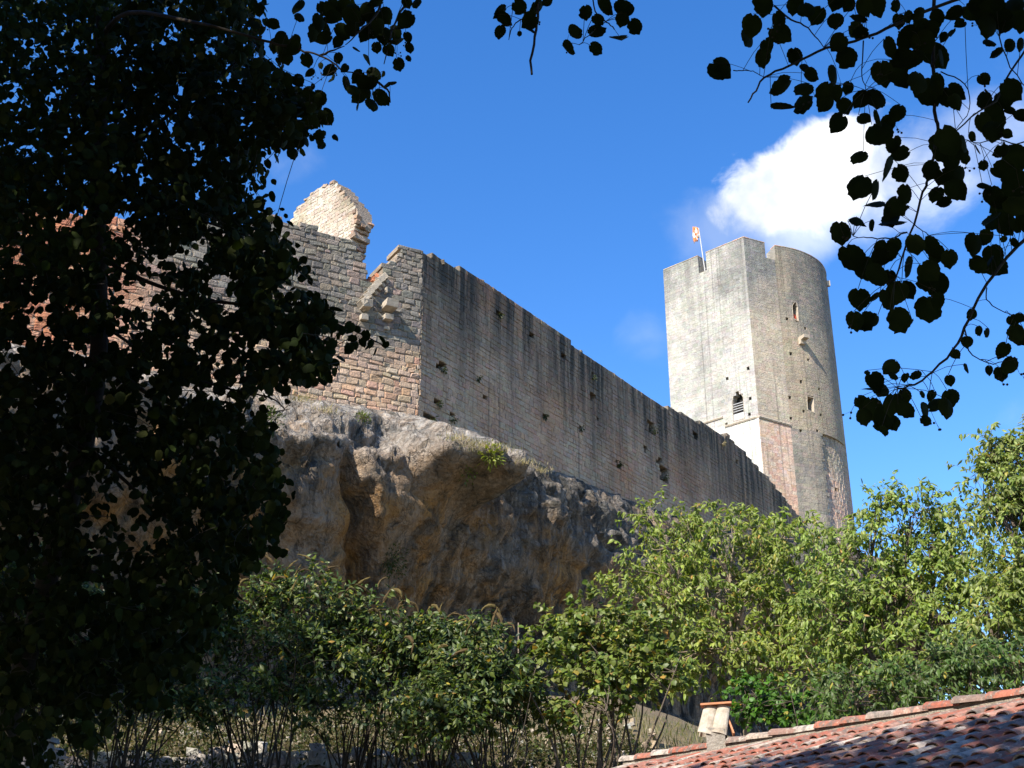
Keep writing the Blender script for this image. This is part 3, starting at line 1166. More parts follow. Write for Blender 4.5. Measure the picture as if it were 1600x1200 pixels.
    # rails in the crenel
    for k in range(3):
        v, f = box_vf(P((cr1[0] + cr1[1]) / 2 + .15, cr1z + .25 + k * .3, -.9), cr1[1] - cr1[0] + .2, .04, .04, rot=t3)
        obj('rail', mesh_np('rail', v, f[:, ::-1], M_METAL), root)
    # coping on merlons
    def coping(u0, u1, k):
        n = max(1, int((u1 - u0) / .5))
        for i in range(n):
            a = u0 + (u1 - u0) * i / n + .01; b = u0 + (u1 - u0) * (i + 1) / n - .01
            v = np.array([P(a, Z_TOP - .03, -.8), P(b, Z_TOP - .03, -.8), P(a, Z_TOP - .03, .03), P(b, Z_TOP - .03, .03),
                          P(a, Z_TOP + .06, -.8), P(b, Z_TOP + .06, -.8), P(a, Z_TOP + .04, .03), P(b, Z_TOP + .04, .03)])
            f = np.array([[0, 1, 3, 2], [4, 6, 7, 5], [2, 3, 7, 6], [0, 4, 5, 1], [0, 2, 6, 4], [1, 5, 7, 3]])
            c0 = palette(rg, 1, [(.50, .33, .24), (.45, .36, .28), (.38, .34, .29)])[0]
            obj('coping_stone', mesh_np('coping_stone', v, f, M_RUB, np.tile([*c0, .5], (8, 1))), root)
    coping(0.02, cr1[0], 0); coping(cr1[1], U_A, 0); coping(U_A, cr2[0], 1); coping(cr2[1], U_C + 9, 1)
    # projecting bracket (bartizan corbel)
    u, z = hC(1251, 531)
    prof = [(0, -.50), (.30, -.46), (.36, -.16), (.80, -.10), (.84, .16), (0, .18)]
    nP = len(prof)
    V = np.array([P(u + s, z + b, a - .0 if a else -.1) for s in (-.24, .24) for a, b in prof])
    i = np.arange(nP); i2 = (i + 1) % nP
    q = np.stack([i, i2, i2 + nP, i + nP], -1)
    o = obj('bracket', mesh_np('bracket', V, [q, np.arange(nP)[None, ::-1], np.arange(nP, 2 * nP)[None]], M_CORB), root, label='pale stepped stone bracket casting a slanting shadow')
    # small pale stone at the far upper right edge
    u, z = hC(1290, 440)
    v, f = box_vf(P(u + .5, z, .12), .3, .3, .5)
    obj('spout_stone', mesh_np('spout_stone', v, f, M_CORB), root)
    # flag
    u, z = hA(1097.5, 424)
    base = P(u, z, -.5)
    topp = at(1091, 356, base[1])
    fl = thing('flagpole', 'thin pale pole in the tower crenel with a limp orange and white flag', 'flag', base)
    pole_b = np.array([base[0], base[1], base[2] - .6]); pole_t = np.array([base[0] + (topp[0] - base[0]) * .9, base[1], topp[2]])
    v, f = tube_vf([pole_b, (pole_b + pole_t) / 2, pole_t], [.055, .05, .035], 8)
    obj('pole', mesh_np('pole', v, f, M_METAL), fl)
    nb = NB('flag_cloth')
    nb.base(nb.mix(nb.rng(nb.noise(1.9, 2, .5), .45, .55, 0, 1), (.75, .72, .66), (.62, .20, .07)))
    fm = nb.m
    fv = []
    K, J = 9, 7
    for a in range(K):
        for b_ in range(J):
            s, t = a / (K - 1), b_ / (J - 1)
            x = -s * .42 + .10 * math.sin(s * 9 + t * 3)
            zz = -t * 1.0 - s * (.25 + .35 * t) + (.30 * s if t < .2 else 0)
            y = .12 * math.sin(s * 11 + t * 2)
            fv.append(pole_t + np.array([x - (.15 * (1 - t)) * s, y, zz + .02]))
    fi = np.array([[a * J + b_, (a + 1) * J + b_, (a + 1) * J + b_ + 1, a * J + b_ + 1] for a in range(K - 1) for b_ in range(J - 1)])
    o = obj('flag_cloth', mesh_np('flag_cloth', np.array(fv), fi, fm, smooth=True), fl)
    sm = o.modifiers.new('s', 'SOLIDIFY'); sm.thickness = .01
    # red cloth in the upper window
    u, z = hC(1243.5, 495)
    m_red = mat_plain('red_cloth', (.55, .05, .03), (.6, .16, .08), 5)
    c = P(u, z, -.35)
    V, Fq, m = [], [], 0
    a_, b_ = 8, 7
    for i_ in range(a_ + 1):
        for j_ in range(b_):
            th = j_ / b_ * 2 * math.pi; ph = i_ / a_ * math.pi
            r = 1 + .25 * math.sin(3 * th + ph * 2)
            V.append(c + np.array([.26 * math.sin(ph) * math.cos(th) * r, .2 * math.sin(ph) * math.sin(th) * r, .42 * math.cos(ph)]))
    Fq = np.array([[i_ * b_ + j_, i_ * b_ + (j_ + 1) % b_, (i_ + 1) * b_ + (j_ + 1) % b_, (i_ + 1) * b_ + j_] for i_ in range(a_) for j_ in range(b_)])
    o = obj('red_bundle', mesh_np('red_bundle', np.array(V), Fq, m_red, smooth=True))
    o['label'] = 'small red bundle lying in the narrow upper window of the tower'
    o['category'] = 'cloth'


build_tower()


# ------------------------------------------------------------------ cliff
def build_cliff():
    rg = np.random.default_rng(15)
    ends = [(-46, 20), (-38, 31), CORNER - DL * 22, CORNER - DL * 10, CORNER - DL * 3, CORNER, CORNER + DC * 3, CORNER + DC * 12, CORNER + DC * 30, CORNER + DC * 44,
            (26.5, 89.0), (31.0, 94), (33.5, 102), (32, 115), (24, 130)]
    path = smooth_path(ends, 14 * 24)
    pl = Plan(path)
    Ltot = pl.cum[-1]
    # plan coordinate of the corner
    kc = np.argmin(np.linalg.norm(path - CORNER, axis=1))
    uc = pl.cum[kc]
    us = np.concatenate([np.arange(0, uc - 18, .8), np.arange(uc - 18, uc + 46, .17), np.arange(uc + 46, Ltot, .8)])
    # smooth normals
    kk = pl.seg(us)
    xy = pl.p[kk] + pl.t[kk] * (us - pl.cum[kk])[:, None]
    nr = pl.n[kk]
    w = 9
    ker = np.ones(2 * w + 1) / (2 * w + 1)
    nr = np.stack([np.convolve(np.pad(nr[:, i], w, mode='edge'), ker, 'valid') for i in (0, 1)], -1)
    nr /= np.linalg.norm(nr, axis=1)[:, None]
    s = us - uc
    ztop = np.interp(s, [-60, -22, -6, 0, 20, 30, 45, 60, 90], [17.5, 19.8, 20.1, 20.35, 21.55, 22.6, 25.2, 25.5, 20])
    ctl = np.array([(-9, .6), (-1.2, .30), (.1, .12), (.6, -.5), (.95, -1.3), (1.15, -2.4), (1.3, -3.8), (1.2, -5.2), (.55, -6.5), (-.3, -7.8), (-.9, -9.2), (-.9, -11), (.6, -13.5), (2.0, -16), (5, -19)])
    vv = smooth_path(ctl, 14 * 9)
    # resample evenly
    L_ = np.concatenate([[0], np.cumsum(np.linalg.norm(np.diff(vv, axis=0), axis=1))])
    t = np.concatenate([np.linspace(0, 8, 5)[:-1], np.arange(8, L_[-1], .17)])
    prof = np.stack([np.interp(t, L_, vv[:, 0]), np.interp(t, L_, vv[:, 1])], -1)
    nv, nu = len(prof), len(us)
    D = np.zeros((nu, nv)); Z = np.zeros((nu, nv))
    V = np.zeros((nu, nv, 3)); Cc = np.zeros((nu, nv, 4))
    for i in range(nu):
        si = s[i]
        lip = 1 + .30 * mn.noise(Vector((si * .12, 3.3, 0))) + .25 * mn.noise(Vector((si * .35, 8.3, 0)))
        lw = np.interp(si, [-20, -8, -3, 2, 12, 40], [.95, .95, 1.0, 1.05, 1.15, 1.2])
        for j in range(nv):
            d, dz = prof[j]
            out = max(0.0, d)
            vis = 1.0 if d > .2 or dz < -1 else max(0.0, d / .2) if d > 0 else 0.0
            x, y = xy[i]
            zz = ztop[i] + dz * 1.0
            p = Vector((x + nr[i][0] * d, y + nr[i][1] * d, zz))
            big = mn.noise(p * .22) * .8 + mn.cell(p * .55 + Vector((mn.noise(p), mn.noise(p * .7), 0))) * .28
            mid = mn.fractal(Vector((p.x * .4, p.y * .4, p.z * .3)), 1.0, 2.1, 4) * .42
            fine = mn.fractal(p * 1.5 + Vector((5, 5, 5)), .75, 2.1, 5) * (.08 if dz < -3.5 else .26) - max(0, .10 - abs(mn.noise(p * 1.1 + Vector((0, 9, 0))))) * (1.0 if dz < -3.5 else 2.8)
            rd = abs(mn.noise(Vector((p.x * .8, p.y * .8, p.z * .5 + 7))))
            ridge = (-max(0, .12 - rd) * 3.2 - max(0, .08 - abs(mn.noise(p * 1.7))) * 2.0) * (.5 if dz < -3.5 else 1)
            depth_f = min(1.0, max(0.0, (-dz - .1) / 1.2))
            bump = 0.0
            if -6.5 < si < 7:
                # boulder bulge at the corner, in three knobs
                for (sc, zc, rs, rz, am) in ((-.6, -2.0, .9, 1.5, 2.1), (1.3, -2.2, 1.3, 1.5, 2.5), (4.4, -1.2, .9, 1.0, 1.1), (1.3, -2.9, .9, 1.1, 1.1), (-3.4, -.9, 1.3, .8, .5), (0.6, -3.2, .9, 1.0, .5)):
                    q = ((si - sc) / rs) ** 2 + ((dz - zc) / rz) ** 2
                    bump += am * math.exp(-(q * .9) ** 1.9)
            cs = -4.4 - (dz + 3.0) * .35 + .35 * mn.noise(p * .8)
            if dz < -2.2:
                bump -= .95 * math.exp(-((si - cs) / .33) ** 2) * min(1, (-dz - 2.2) / 1.0)
                bump += .55 * math.exp(-((si - cs - .9) / .5) ** 2) * min(1, (-dz - 2.2) / 1.0)
            bump += .13 * math.copysign(abs(mn.noise(p * .75 + Vector((3, 1, 4)))) ** .5, mn.noise(p * .75 + Vector((3, 1, 4)))) * depth_f
            strata = .12 * math.sin(zz * 2.6 + mn.noise(p * .4) * 4)
            dd = d * lw * (lip if d > 0 else 1)
            ex = max(0.0, -si + 1.0) * .42
            if d > 0 or dz < -1:
                sm = min(1.0, max(0.0, -dz / 2.2)) ** .8
                dd += ex * sm
                zz -= ex * .22 * sm
            off = (big + mid + ridge) * depth_f * .85 + fine * min(1, depth_f + .4) * vis + bump + strata * depth_f
            if dz < -6.5:
                off += .35 * (mn.noise(Vector((si * 1.5, 0, zz * .12))) ) * min(1, (-dz - 6.5) / 2)
            dd += off
            z2 = zz + (mid * .5 + fine) * vis * .5
            if d < 0 and dz > 0:
                z2 = zz
            V[i, j] = (x + nr[i][0] * dd, y + nr[i][1] * dd, z2)
            nzv = mn.fractal(p * .3, 1, 2, 4)
            g = np.interp(dz, [-16, -8, -5.2, -3.4, -.6, 1], [.35, .15, .45, 1.0, 1.0, .8]) * np.interp(si, [-9, 0, 6, 20], [.35, .6, 1.1, 1.2]) + nzv * .8
            o = np.interp(dz, [-14, -9.5, -7.5, -6, -4.6, -3.6, -1.5], [.05, .30, .75, 1.0, .9, .35, .15]) + nzv * .7 + (.3 if si < 0 else 0)
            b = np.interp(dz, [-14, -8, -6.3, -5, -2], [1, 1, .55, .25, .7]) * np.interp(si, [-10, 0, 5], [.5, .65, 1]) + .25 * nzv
            sun_pale = 0.0  # sunlight put into the colour: paler rock on ledge and corner boulder
            if dz > -3.2 and si < 8:
                sun_pale = np.interp(dz, [-3.2, -2.2, -.5, .5], [0, .8, .95, .7]) * np.interp(si, [-12, -7, 3.5, 7.0], [.9, .9, .9, 0.0]) + nzv * .3
                g *= 1 - .6 * min(1, max(0, sun_pale)); b *= 1 - min(1, max(0, sun_pale))
            Cc[i, j] = (min(1, max(0, g)), min(1, max(0, o)), min(1, max(0, b)), min(1, max(0, sun_pale)))
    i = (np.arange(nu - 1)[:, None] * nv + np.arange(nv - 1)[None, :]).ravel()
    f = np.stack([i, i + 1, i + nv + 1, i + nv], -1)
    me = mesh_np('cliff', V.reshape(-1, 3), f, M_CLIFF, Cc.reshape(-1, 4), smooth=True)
    o = obj('cliff', me, kind='structure')
    return V, s


CLIFF_V, CLIFF_S = build_cliff()



def project(P):
    P = np.atleast_2d(P) - EYE
    c, sn = math.cos(PITCH), math.sin(PITCH)
    zf = P[:, 1] * c + P[:, 2] * sn
    up = -P[:, 1] * sn + P[:, 2] * c
    return np.stack([800 + F * P[:, 0] / zf, 600 - F * up / zf, zf], -1)


def in_view(P, m=0):
    q = project(P)
    return (q[:, 2] > 0) & (q[:, 0] > -m) & (q[:, 0] < 1600 + m) & (q[:, 1] > -m) & (q[:, 1] < 1200 + m)


# ------------------------------------------------------------------ foliage tools
def unit(v):
    return v / (np.linalg.norm(v, axis=-1, keepdims=True) + 1e-9)


TPL_LONG = (np.array([[0, 0, 0], [-.20, .32, -.03], [0, .38, .05], [.20, .32, -.03], [-.15, .68, -.05], [0, .72, .01], [.15, .68, -.05], [0, 1, -.12]]),
            np.array([[0, 2, 1], [0, 3, 2], [1, 2, 5], [1, 5, 4], [2, 3, 6], [2, 6, 5], [4, 5, 7], [5, 6, 7]]))
TPL_SMALL = (np.array([[0, 0, 0], [-.24, .45, -.05], [0, .45, .05], [.24, .45, -.05], [0, 1, -.08]]),
             np.array([[0, 2, 1], [0, 3, 2], [1, 2, 4], [2, 3, 4]]))
TPL_NARROW = (np.array([[0, 0, 0], [-.12, .4, -.02], [.12, .4, -.02], [0, 1, -.12]]), np.array([[0, 2, 1], [1, 2, 3]]))
TPL_WIDE = (np.array([[0, 0, 0], [-.38, .15, -.02], [-.42, .5, -.05], [0, .5, .05], [.42, .5, -.05], [.38, .15, -.02], [0, 1, -.1]]),
            np.array([[0, 3, 1], [1, 3, 2], [0, 5, 3], [5, 4, 3], [2, 3, 6], [3, 4, 6]]))


def lime_template(seed, cut=0):
    r = np.random.default_rng(seed)
    n = 32
    pts = []
    for i in range(n):
        a = 2 * math.pi * i / n
        # heart shaped: notch at stalk, short tip opposite
        rad = .5 * (1 + .04 * math.cos(2 * a))
        if i == 0:
            rad *= .80
        if i == n // 2:
            rad *= 1.26
        if abs(i - n // 2) == 1:
            rad *= 1.06
        rad *= 1 + (.022 if i % 2 else -.018) + r.normal(0, .014) + .05 * math.sin(2 * a + seed) + .03 * math.sin(3 * a + 2 * seed)
        if cut and i in (7 + seed % 5, 8 + seed % 5):
            rad *= 1 - .10 * cut
        pts.append([rad * math.sin(a), -rad * math.cos(a) + .45, 0])
    pts = np.array(pts)
    pts[:, 0] *= r.uniform(.86, 1.02)
    pts[:, 2] = -.30 * np.abs(pts[:, 0]) * r.uniform(.3, 1.4) - .16 * (pts[:, 1] - .4) ** 2
    V = np.vstack([pts, [[0, .10, .02], [0, .45, .03], [0, .78, .0]]])
    c0, c1, c2 = n, n + 1, n + 2
    Fc = []
    for i in range(n):
        j = (i + 1) % n
        c = c0 if (i < 7 or i >= n - 7) else (c2 if 13 <= i < n - 13 else c1)
        Fc.append([i, j, c])
        # stitch fans
    Fc += [[7, c1, c0], [n - 7, c0, c1], [13, c2, c1], [n - 13, c1, c2]]
    return V, np.array(Fc)


def lime_template_lite(seed):
    r = np.random.default_rng(seed)
    n = 11
    pts = []
    for i in range(n):
        a = 2 * math.pi * i / n
        rad = .5 * (1 + r.normal(0, .07))
        if i == 0:
            rad *= .78
        pts.append([rad * math.sin(a), -rad * math.cos(a) + .45, 0])
    k = n // 2
    pts[k][1] += .10
    pts = np.array(pts)
    pts[:, 0] *= r.uniform(.7, 1.0)
    pts[:, 2] = -.35 * np.abs(pts[:, 0]) * r.uniform(.3, 1.6) - .25 * (pts[:, 1] - .4) ** 2
    V = np.vstack([pts, [[0, .45, .03]]])
    return V, np.array([[i, (i + 1) % n, n] for i in range(n)])


def leaf_batch(pos, t, nrm, size, tpl, width=None):
    V, Fc = tpl
    t = unit(t)
    b = unit(np.cross(t, nrm))
    n = np.cross(b, t)
    size = np.asarray(size)[:, None, None]
    w = 1.0 if width is None else np.asarray(width)[:, None, None]
    P = pos[:, None, :] + size * (V[None, :, 0:1] * b[:, None, :] * w + V[None, :, 1:2] * t[:, None, :] + V[None, :, 2:3] * n[:, None, :])
    k = len(V)
    Fx = (np.arange(len(pos))[:, None, None] * k + Fc[None]).reshape(-1, Fc.shape[1])
    return P.reshape(-1, 3), Fx, k


def leaf_object(name, pos, t, nrm, size, col, tpl, mat, parent, kind='stuff', width=None):
    P, Fx, k = leaf_batch(pos, t, nrm, size, tpl, width)
    c = np.repeat(np.concatenate([col, np.ones((len(col), 1))], 1), k, 0)
    me = mesh_np(name, P, Fx, mat, c, smooth=True)
    return obj(name, me, parent, kind=kind)


def grow(root, base, lobes, rg, clumps=40, twigs=7, lpt=14, lsize=.14, tpl=TPL_LONG, cols=None, mat=None, bark=None, trunk_r=.16,
         trunk_top=.45, droop=.55, twig_len=.7, spread=.45, shell=.55, stems=1, wood_name='trunk', yellow=.03, up=0.0, inner=.35, hang=.9, limb_r=.05):
    base = np.asarray(base, float)
    C = np.array([l[0] for l in lobes], float); Rr = np.array([l[1] for l in lobes], float)
    wgt = (Rr[:, 0] * Rr[:, 2]); wgt = wgt / wgt.sum()
    cen = (C * wgt[:, None]).sum(0)
    wood = []
    small = []
    tips = []
    if stems == 1:
        fork = base + (cen - base) * trunk_top + rg.normal(0, .1, 3)
        wood.append(tube_vf(smooth_path([base - [0, 0, .4], base + (fork - base) * .5 + rg.normal(0, .12, 3) * [1, 1, 0], fork], 8), np.linspace(trunk_r, trunk_r * .7, 9)[:len(smooth_path([base, base, fork], 8))], 9))
    for li in range(len(C)):
        n = max(3, int(clumps * wgt[li] * 1.0))
        if stems == 1:
            mid = (fork + C[li]) / 2 + rg.normal(0, .25, 3)
            p = smooth_path([fork, mid, C[li] + [0, 0, Rr[li, 2] * .35]], 8)
            wood.append(tube_vf(p, np.linspace(trunk_r * .6, trunk_r * .16, len(p)), 6))
        starts = []
        for s_ in range(0 if stems == 1 else max(3, int(stems * wgt[li] + .5))):
            a = rg.uniform(0, 2 * math.pi)
            b0 = base + np.array([math.cos(a), math.sin(a), 0]) * rg.uniform(0, .5) + (C[li] - base) * [.55, .55, 0]
            e = C[li] + rg.normal(0, .5, 3) * Rr[li]
            m_ = (b0 + e) / 2 + rg.normal(0, .22, 3) + [0, 0, .2]
            p = smooth_path([b0, m_, e], 8)
            wood.append(tube_vf(p, np.linspace(limb_r, limb_r * .3, len(p)), 5))
            starts.append(p[len(p) // 2:])
        d = unit(rg.normal(size=(n, 3)))
        d[:, 2] = np.where(d[:, 2] < -.55, -d[:, 2], d[:, 2])
        rad = rg.uniform(shell, 1.0, n) ** .7
        ni = int(n * inner)
        rad[:ni] *= rg.uniform(.3, .8, ni)
        cl = C[li] + d * rad[:, None] * Rr[li]
        for q in cl:
            if stems == 1:
                k = len(p)
                a0 = p[rg.integers(k // 2, k)]
            else:
                ss = starts[rg.integers(len(starts))]
                a0 = ss[np.argmin(np.linalg.norm(ss - q, axis=1))]
            mm = (a0 + q) / 2 + rg.normal(0, .12, 3)
            pp = smooth_path([a0, mm, q], 6)
            small.append(tube_vf(pp, np.linspace(limb_r * .32, .006, len(pp)), 4))
            out = unit(q - C[li])
            for _ in range(twigs):
                dr = unit(out * .6 + rg.normal(0, .6, 3) + [0, 0, up])
                L_ = twig_len * rg.uniform(.5, 1.3)
                q0 = q + rg.normal(0, spread * .35, 3)
                q1 = q0 + dr * L_ * .5 + [0, 0, -.04]
                q2 = q0 + dr * L_ + [0, 0, -droop * L_ * .55]
                tips.append((q0, q1, q2))
                small.append(tube_vf(np.array([q, q0 * .5 + q1 * .5, q2]), [.005, .004, .002], 3))
    v, f = join_vf(wood)
    obj(wood_name, mesh_np(wood_name, v, f, bark, smooth=True), root)
    v, f = join_vf(small)
    obj('branches', mesh_np('branches', v, f, bark, smooth=True), root, kind='stuff')
    T = np.array(tips)
    nt = len(T)
    s_ = rg.uniform(.05, 1.05, (nt, lpt))
    q0, q1, q2 = T[:, 0][:, None], T[:, 1][:, None], T[:, 2][:, None]
    s3 = s_[..., None]
    P = (1 - s3) ** 2 * q0 + 2 * s3 * (1 - s3) * q1 + s3 ** 2 * q2
    tang = unit(2 * (1 - s3) * (q1 - q0) + 2 * s3 * (q2 - q1))
    P = P.reshape(-1, 3); tang = tang.reshape(-1, 3)
    N = len(P)
    side = unit(np.cross(tang, rg.normal(size=(N, 3))))
    t = unit(tang * .45 + side * .75 + np.array([0, 0, -1]) * hang * rg.uniform(.3, 1.2, (N, 1)) + rg.normal(0, .15, (N, 3)))
    nr = unit(np.array([0, 0, .35]) + SV * .75 + rg.normal(0, .5, (N, 3)) + side * .25)
    col = palette(rg, N, cols, var=.22)
    # colour drifts from twig to twig as well
    tw = np.repeat(rg.uniform(.82, 1.18, nt), lpt)[:, None]
    col = col * tw
    yl = rg.uniform(size=N) < yellow
    col[yl] = palette(rg, int(yl.sum()), [(.38, .32, .05), (.30, .26, .05), (.36, .22, .05)])
    leaf_object('leaves', P, t, nr, lsize * rg.uniform(.6, 1.25, N), np.clip(col, 0, 1), tpl, mat or M_LEAF, root)
    return T


def lobe(px, py, Y, rx, ry, rz):
    return (at(px, py, Y), (rx, ry, rz))


GREENS = [(.19, .25, .035), (.235, .285, .05), (.150, .21, .030), (.265, .30, .075), (.185, .23, .05)]
GREENS_B = [(.09, .135, .022), (.12, .165, .030), (.07, .11, .02), (.15, .19, .04)]
BUD = [(.05, .085, .018), (.075, .11, .020), (.12, .155, .030), (.035, .06, .014), (.19, .22, .085), (.045, .075, .03)]


def g_at(px, Y):
    x = at(px, 1150, Y)[0]
    return np.array([x, Y, float(gz(x, Y))])


def background_trees():
    rg = np.random.default_rng(21)
    grp = 'broad-leaved trees in front of the tower foot'
    t1 = thing('broadleaf_tree', 'sunlit yellow-green tree below the tower, pale forked trunk showing through its crown', 'tree', g_at(1155, 31), grp)
    grow(t1, g_at(1155, 31), [lobe(1150, 850, 31, 1.7, 1.4, 1.1), lobe(1030, 850, 31, 1.1, 1.2, .9), lobe(1020, 940, 30.5, 1.5, 1.5, 1.2), lobe(1130, 950, 30.5, 1.5, 1.5, 1.3),
                             lobe(1225, 860, 31, 1.1, 1.2, .9), lobe(1230, 950, 30.5, 1.4, 1.4, 1.2), lobe(1110, 1040, 30, 1.9, 1.5, 1.1), lobe(1245, 1040, 30, 1.5, 1.5, 1.1)],
         rg, clumps=190, twigs=6, lpt=15, lsize=.165, cols=GREENS, bark=M_BARK_L, trunk_r=.10, trunk_top=.75, twig_len=.6, spread=.4, yellow=.04)
    t2 = thing('broadleaf_tree', 'leafy tree right of the tower, crown top level with the tower foot', 'tree', g_at(1400, 28), grp)
    grow(t2, g_at(1400, 28), [lobe(1425, 825, 28, 1.25, 1.2, .8), lobe(1345, 880, 28, 1.1, 1.2, .9), lobe(1290, 850, 29, .55, .6, .45), lobe(1455, 880, 28, 1.1, 1.2, .9), lobe(1490, 835, 28, .7, .8, .45), lobe(1510, 900, 28, .9, .9, .8), lobe(1400, 950, 27.5, 1.7, 1.5, 1.1),
                             lobe(1320, 980, 27.5, 1.3, 1.3, 1.1), lobe(1480, 980, 27.5, 1.4, 1.3, 1.1), lobe(1400, 1060, 27, 2.4, 1.5, 1.0), lobe(1376, 800, 28, .35, .4, .4)],
         rg, clumps=210, twigs=6, lpt=15, lsize=.155, cols=[(a * .95, b, c * 1.1) for a, b, c in GREENS], bark=M_BARK, trunk_r=.14, trunk_top=.6, twig_len=.55, spread=.35, yellow=.02)
    t3 = thing('broadleaf_tree', 'tallest green tree at the right edge, rising beside open sky above the tiled roof', 'tree', g_at(1620, 25), grp)
    grow(t3, g_at(1620, 25), [lobe(1595, 730, 25, 1.05, 1.0, .65), lobe(1605, 695, 25, .8, .8, .45), lobe(1545, 760, 25, .5, .6, .5), lobe(1560, 795, 25, .75, .9, .6), lobe(1625, 820, 25, 1.2, 1.0, .9), lobe(1590, 900, 24.5, .9, 1.0, .7), lobe(1545, 965, 24.5, .8, 1.0, .6), lobe(1620, 960, 24.5, 1.1, 1.2, .9),
                             lobe(1560, 1030, 24, 1.3, 1.2, .8), lobe(1680, 860, 25, 1.2, 1.0, 1.6), lobe(1556, 700, 25, .3, .3, .3)],
         rg, clumps=230, twigs=6, lpt=15, lsize=.150, cols=[(a, b * .98, c * 1.3) for a, b, c in GREENS], bark=M_BARK, trunk_r=.14, trunk_top=.6, twig_len=.5, spread=.3, yellow=.02)
    t4 = thing('broad_leaved_bush', 'rounded sunlit bush with broad leaves between the brown-flowered shrubs and the tall trees', 'bush', g_at(930, 26))
    grow(t4, g_at(930, 26), [lobe(880, 1020, 26, 1.0, 1.0, .8), lobe(960, 1015, 26, 1.0, 1.0, .85), lobe(925, 960, 26, .35, .3, .5), lobe(1010, 1050, 26, .9, .9, .9), lobe(850, 1080, 25.5, .9, .9, .7), lobe(940, 1100, 25.5, 1.2, .9, .7), lobe(990, 985, 26.5, .55, .5, .45)],
         rg, clumps=110, twigs=6, lpt=11, lsize=.125, tpl=TPL_WIDE, cols=[(.13, .18, .03), (.16, .205, .04), (.10, .15, .028), (.19, .21, .06)], bark=M_BARK, stems=16, wood_name='stems', twig_len=.45, spread=.35, yellow=.06, up=.35, hang=.5, limb_r=.03)
    t5 = thing('ivy_bush', 'low bright green bush just behind the small chimney', 'bush', g_at(1240, 24))
    grow(t5, g_at(1240, 24), [lobe(1200, 1120, 24, .75, .6, .45), lobe(1280, 1115, 24, .8, .6, .4), lobe(1170, 1085, 24.5, .5, .5, .3)],
         rg, clumps=45, twigs=6, lpt=9, lsize=.10, tpl=TPL_WIDE, cols=[(.06, .15, .015), (.08, .18, .02), (.05, .11, .015)], bark=M_BARK, stems=8, wood_name='stems', twig_len=.3, spread=.25, yellow=.01, hang=.5, limb_r=.02)
    t6 = thing('low_tree', 'dark green low tree filling the gap between the trees and the roof ridge', 'tree', g_at(1430, 21))
    grow(t6, g_at(1430, 21), [lobe(1360, 1095, 21, 1.0, .8, .5), lobe(1460, 1070, 21, 1.1, .8, .55), lobe(1560, 1050, 21, 1.1, .8, .55)],
         rg, clumps=80, twigs=6, lpt=11, lsize=.13, cols=[(.07, .125, .025), (.09, .15, .03), (.11, .15, .05)], bark=M_BARK, stems=10, wood_name='stems', twig_len=.45, spread=.3, yellow=.01, limb_r=.03)


def spike_mesh(seed):
    r = np.random.default_rng(seed)
    L_ = r.uniform(.8, 1.15)
    k = 9
    bend = r.choice([.1, .3, .6, 1.0, 1.5])
    p = np.array([[math.sin(s * bend) * L_ * s, 0, L_ * s * math.cos(s * bend * .9)] for s in np.linspace(0, 1, k)])
    rad = np.array([.02, .07, .09, .095, .09, .075, .06, .04, .012]) * r.uniform(.75, 1.1)
    rad = rad * r.uniform(.8, 1.2, k)
    v, f = tube_vf(p, rad, 6)
    v = v + r.normal(0, .012, v.shape)
    return v, f


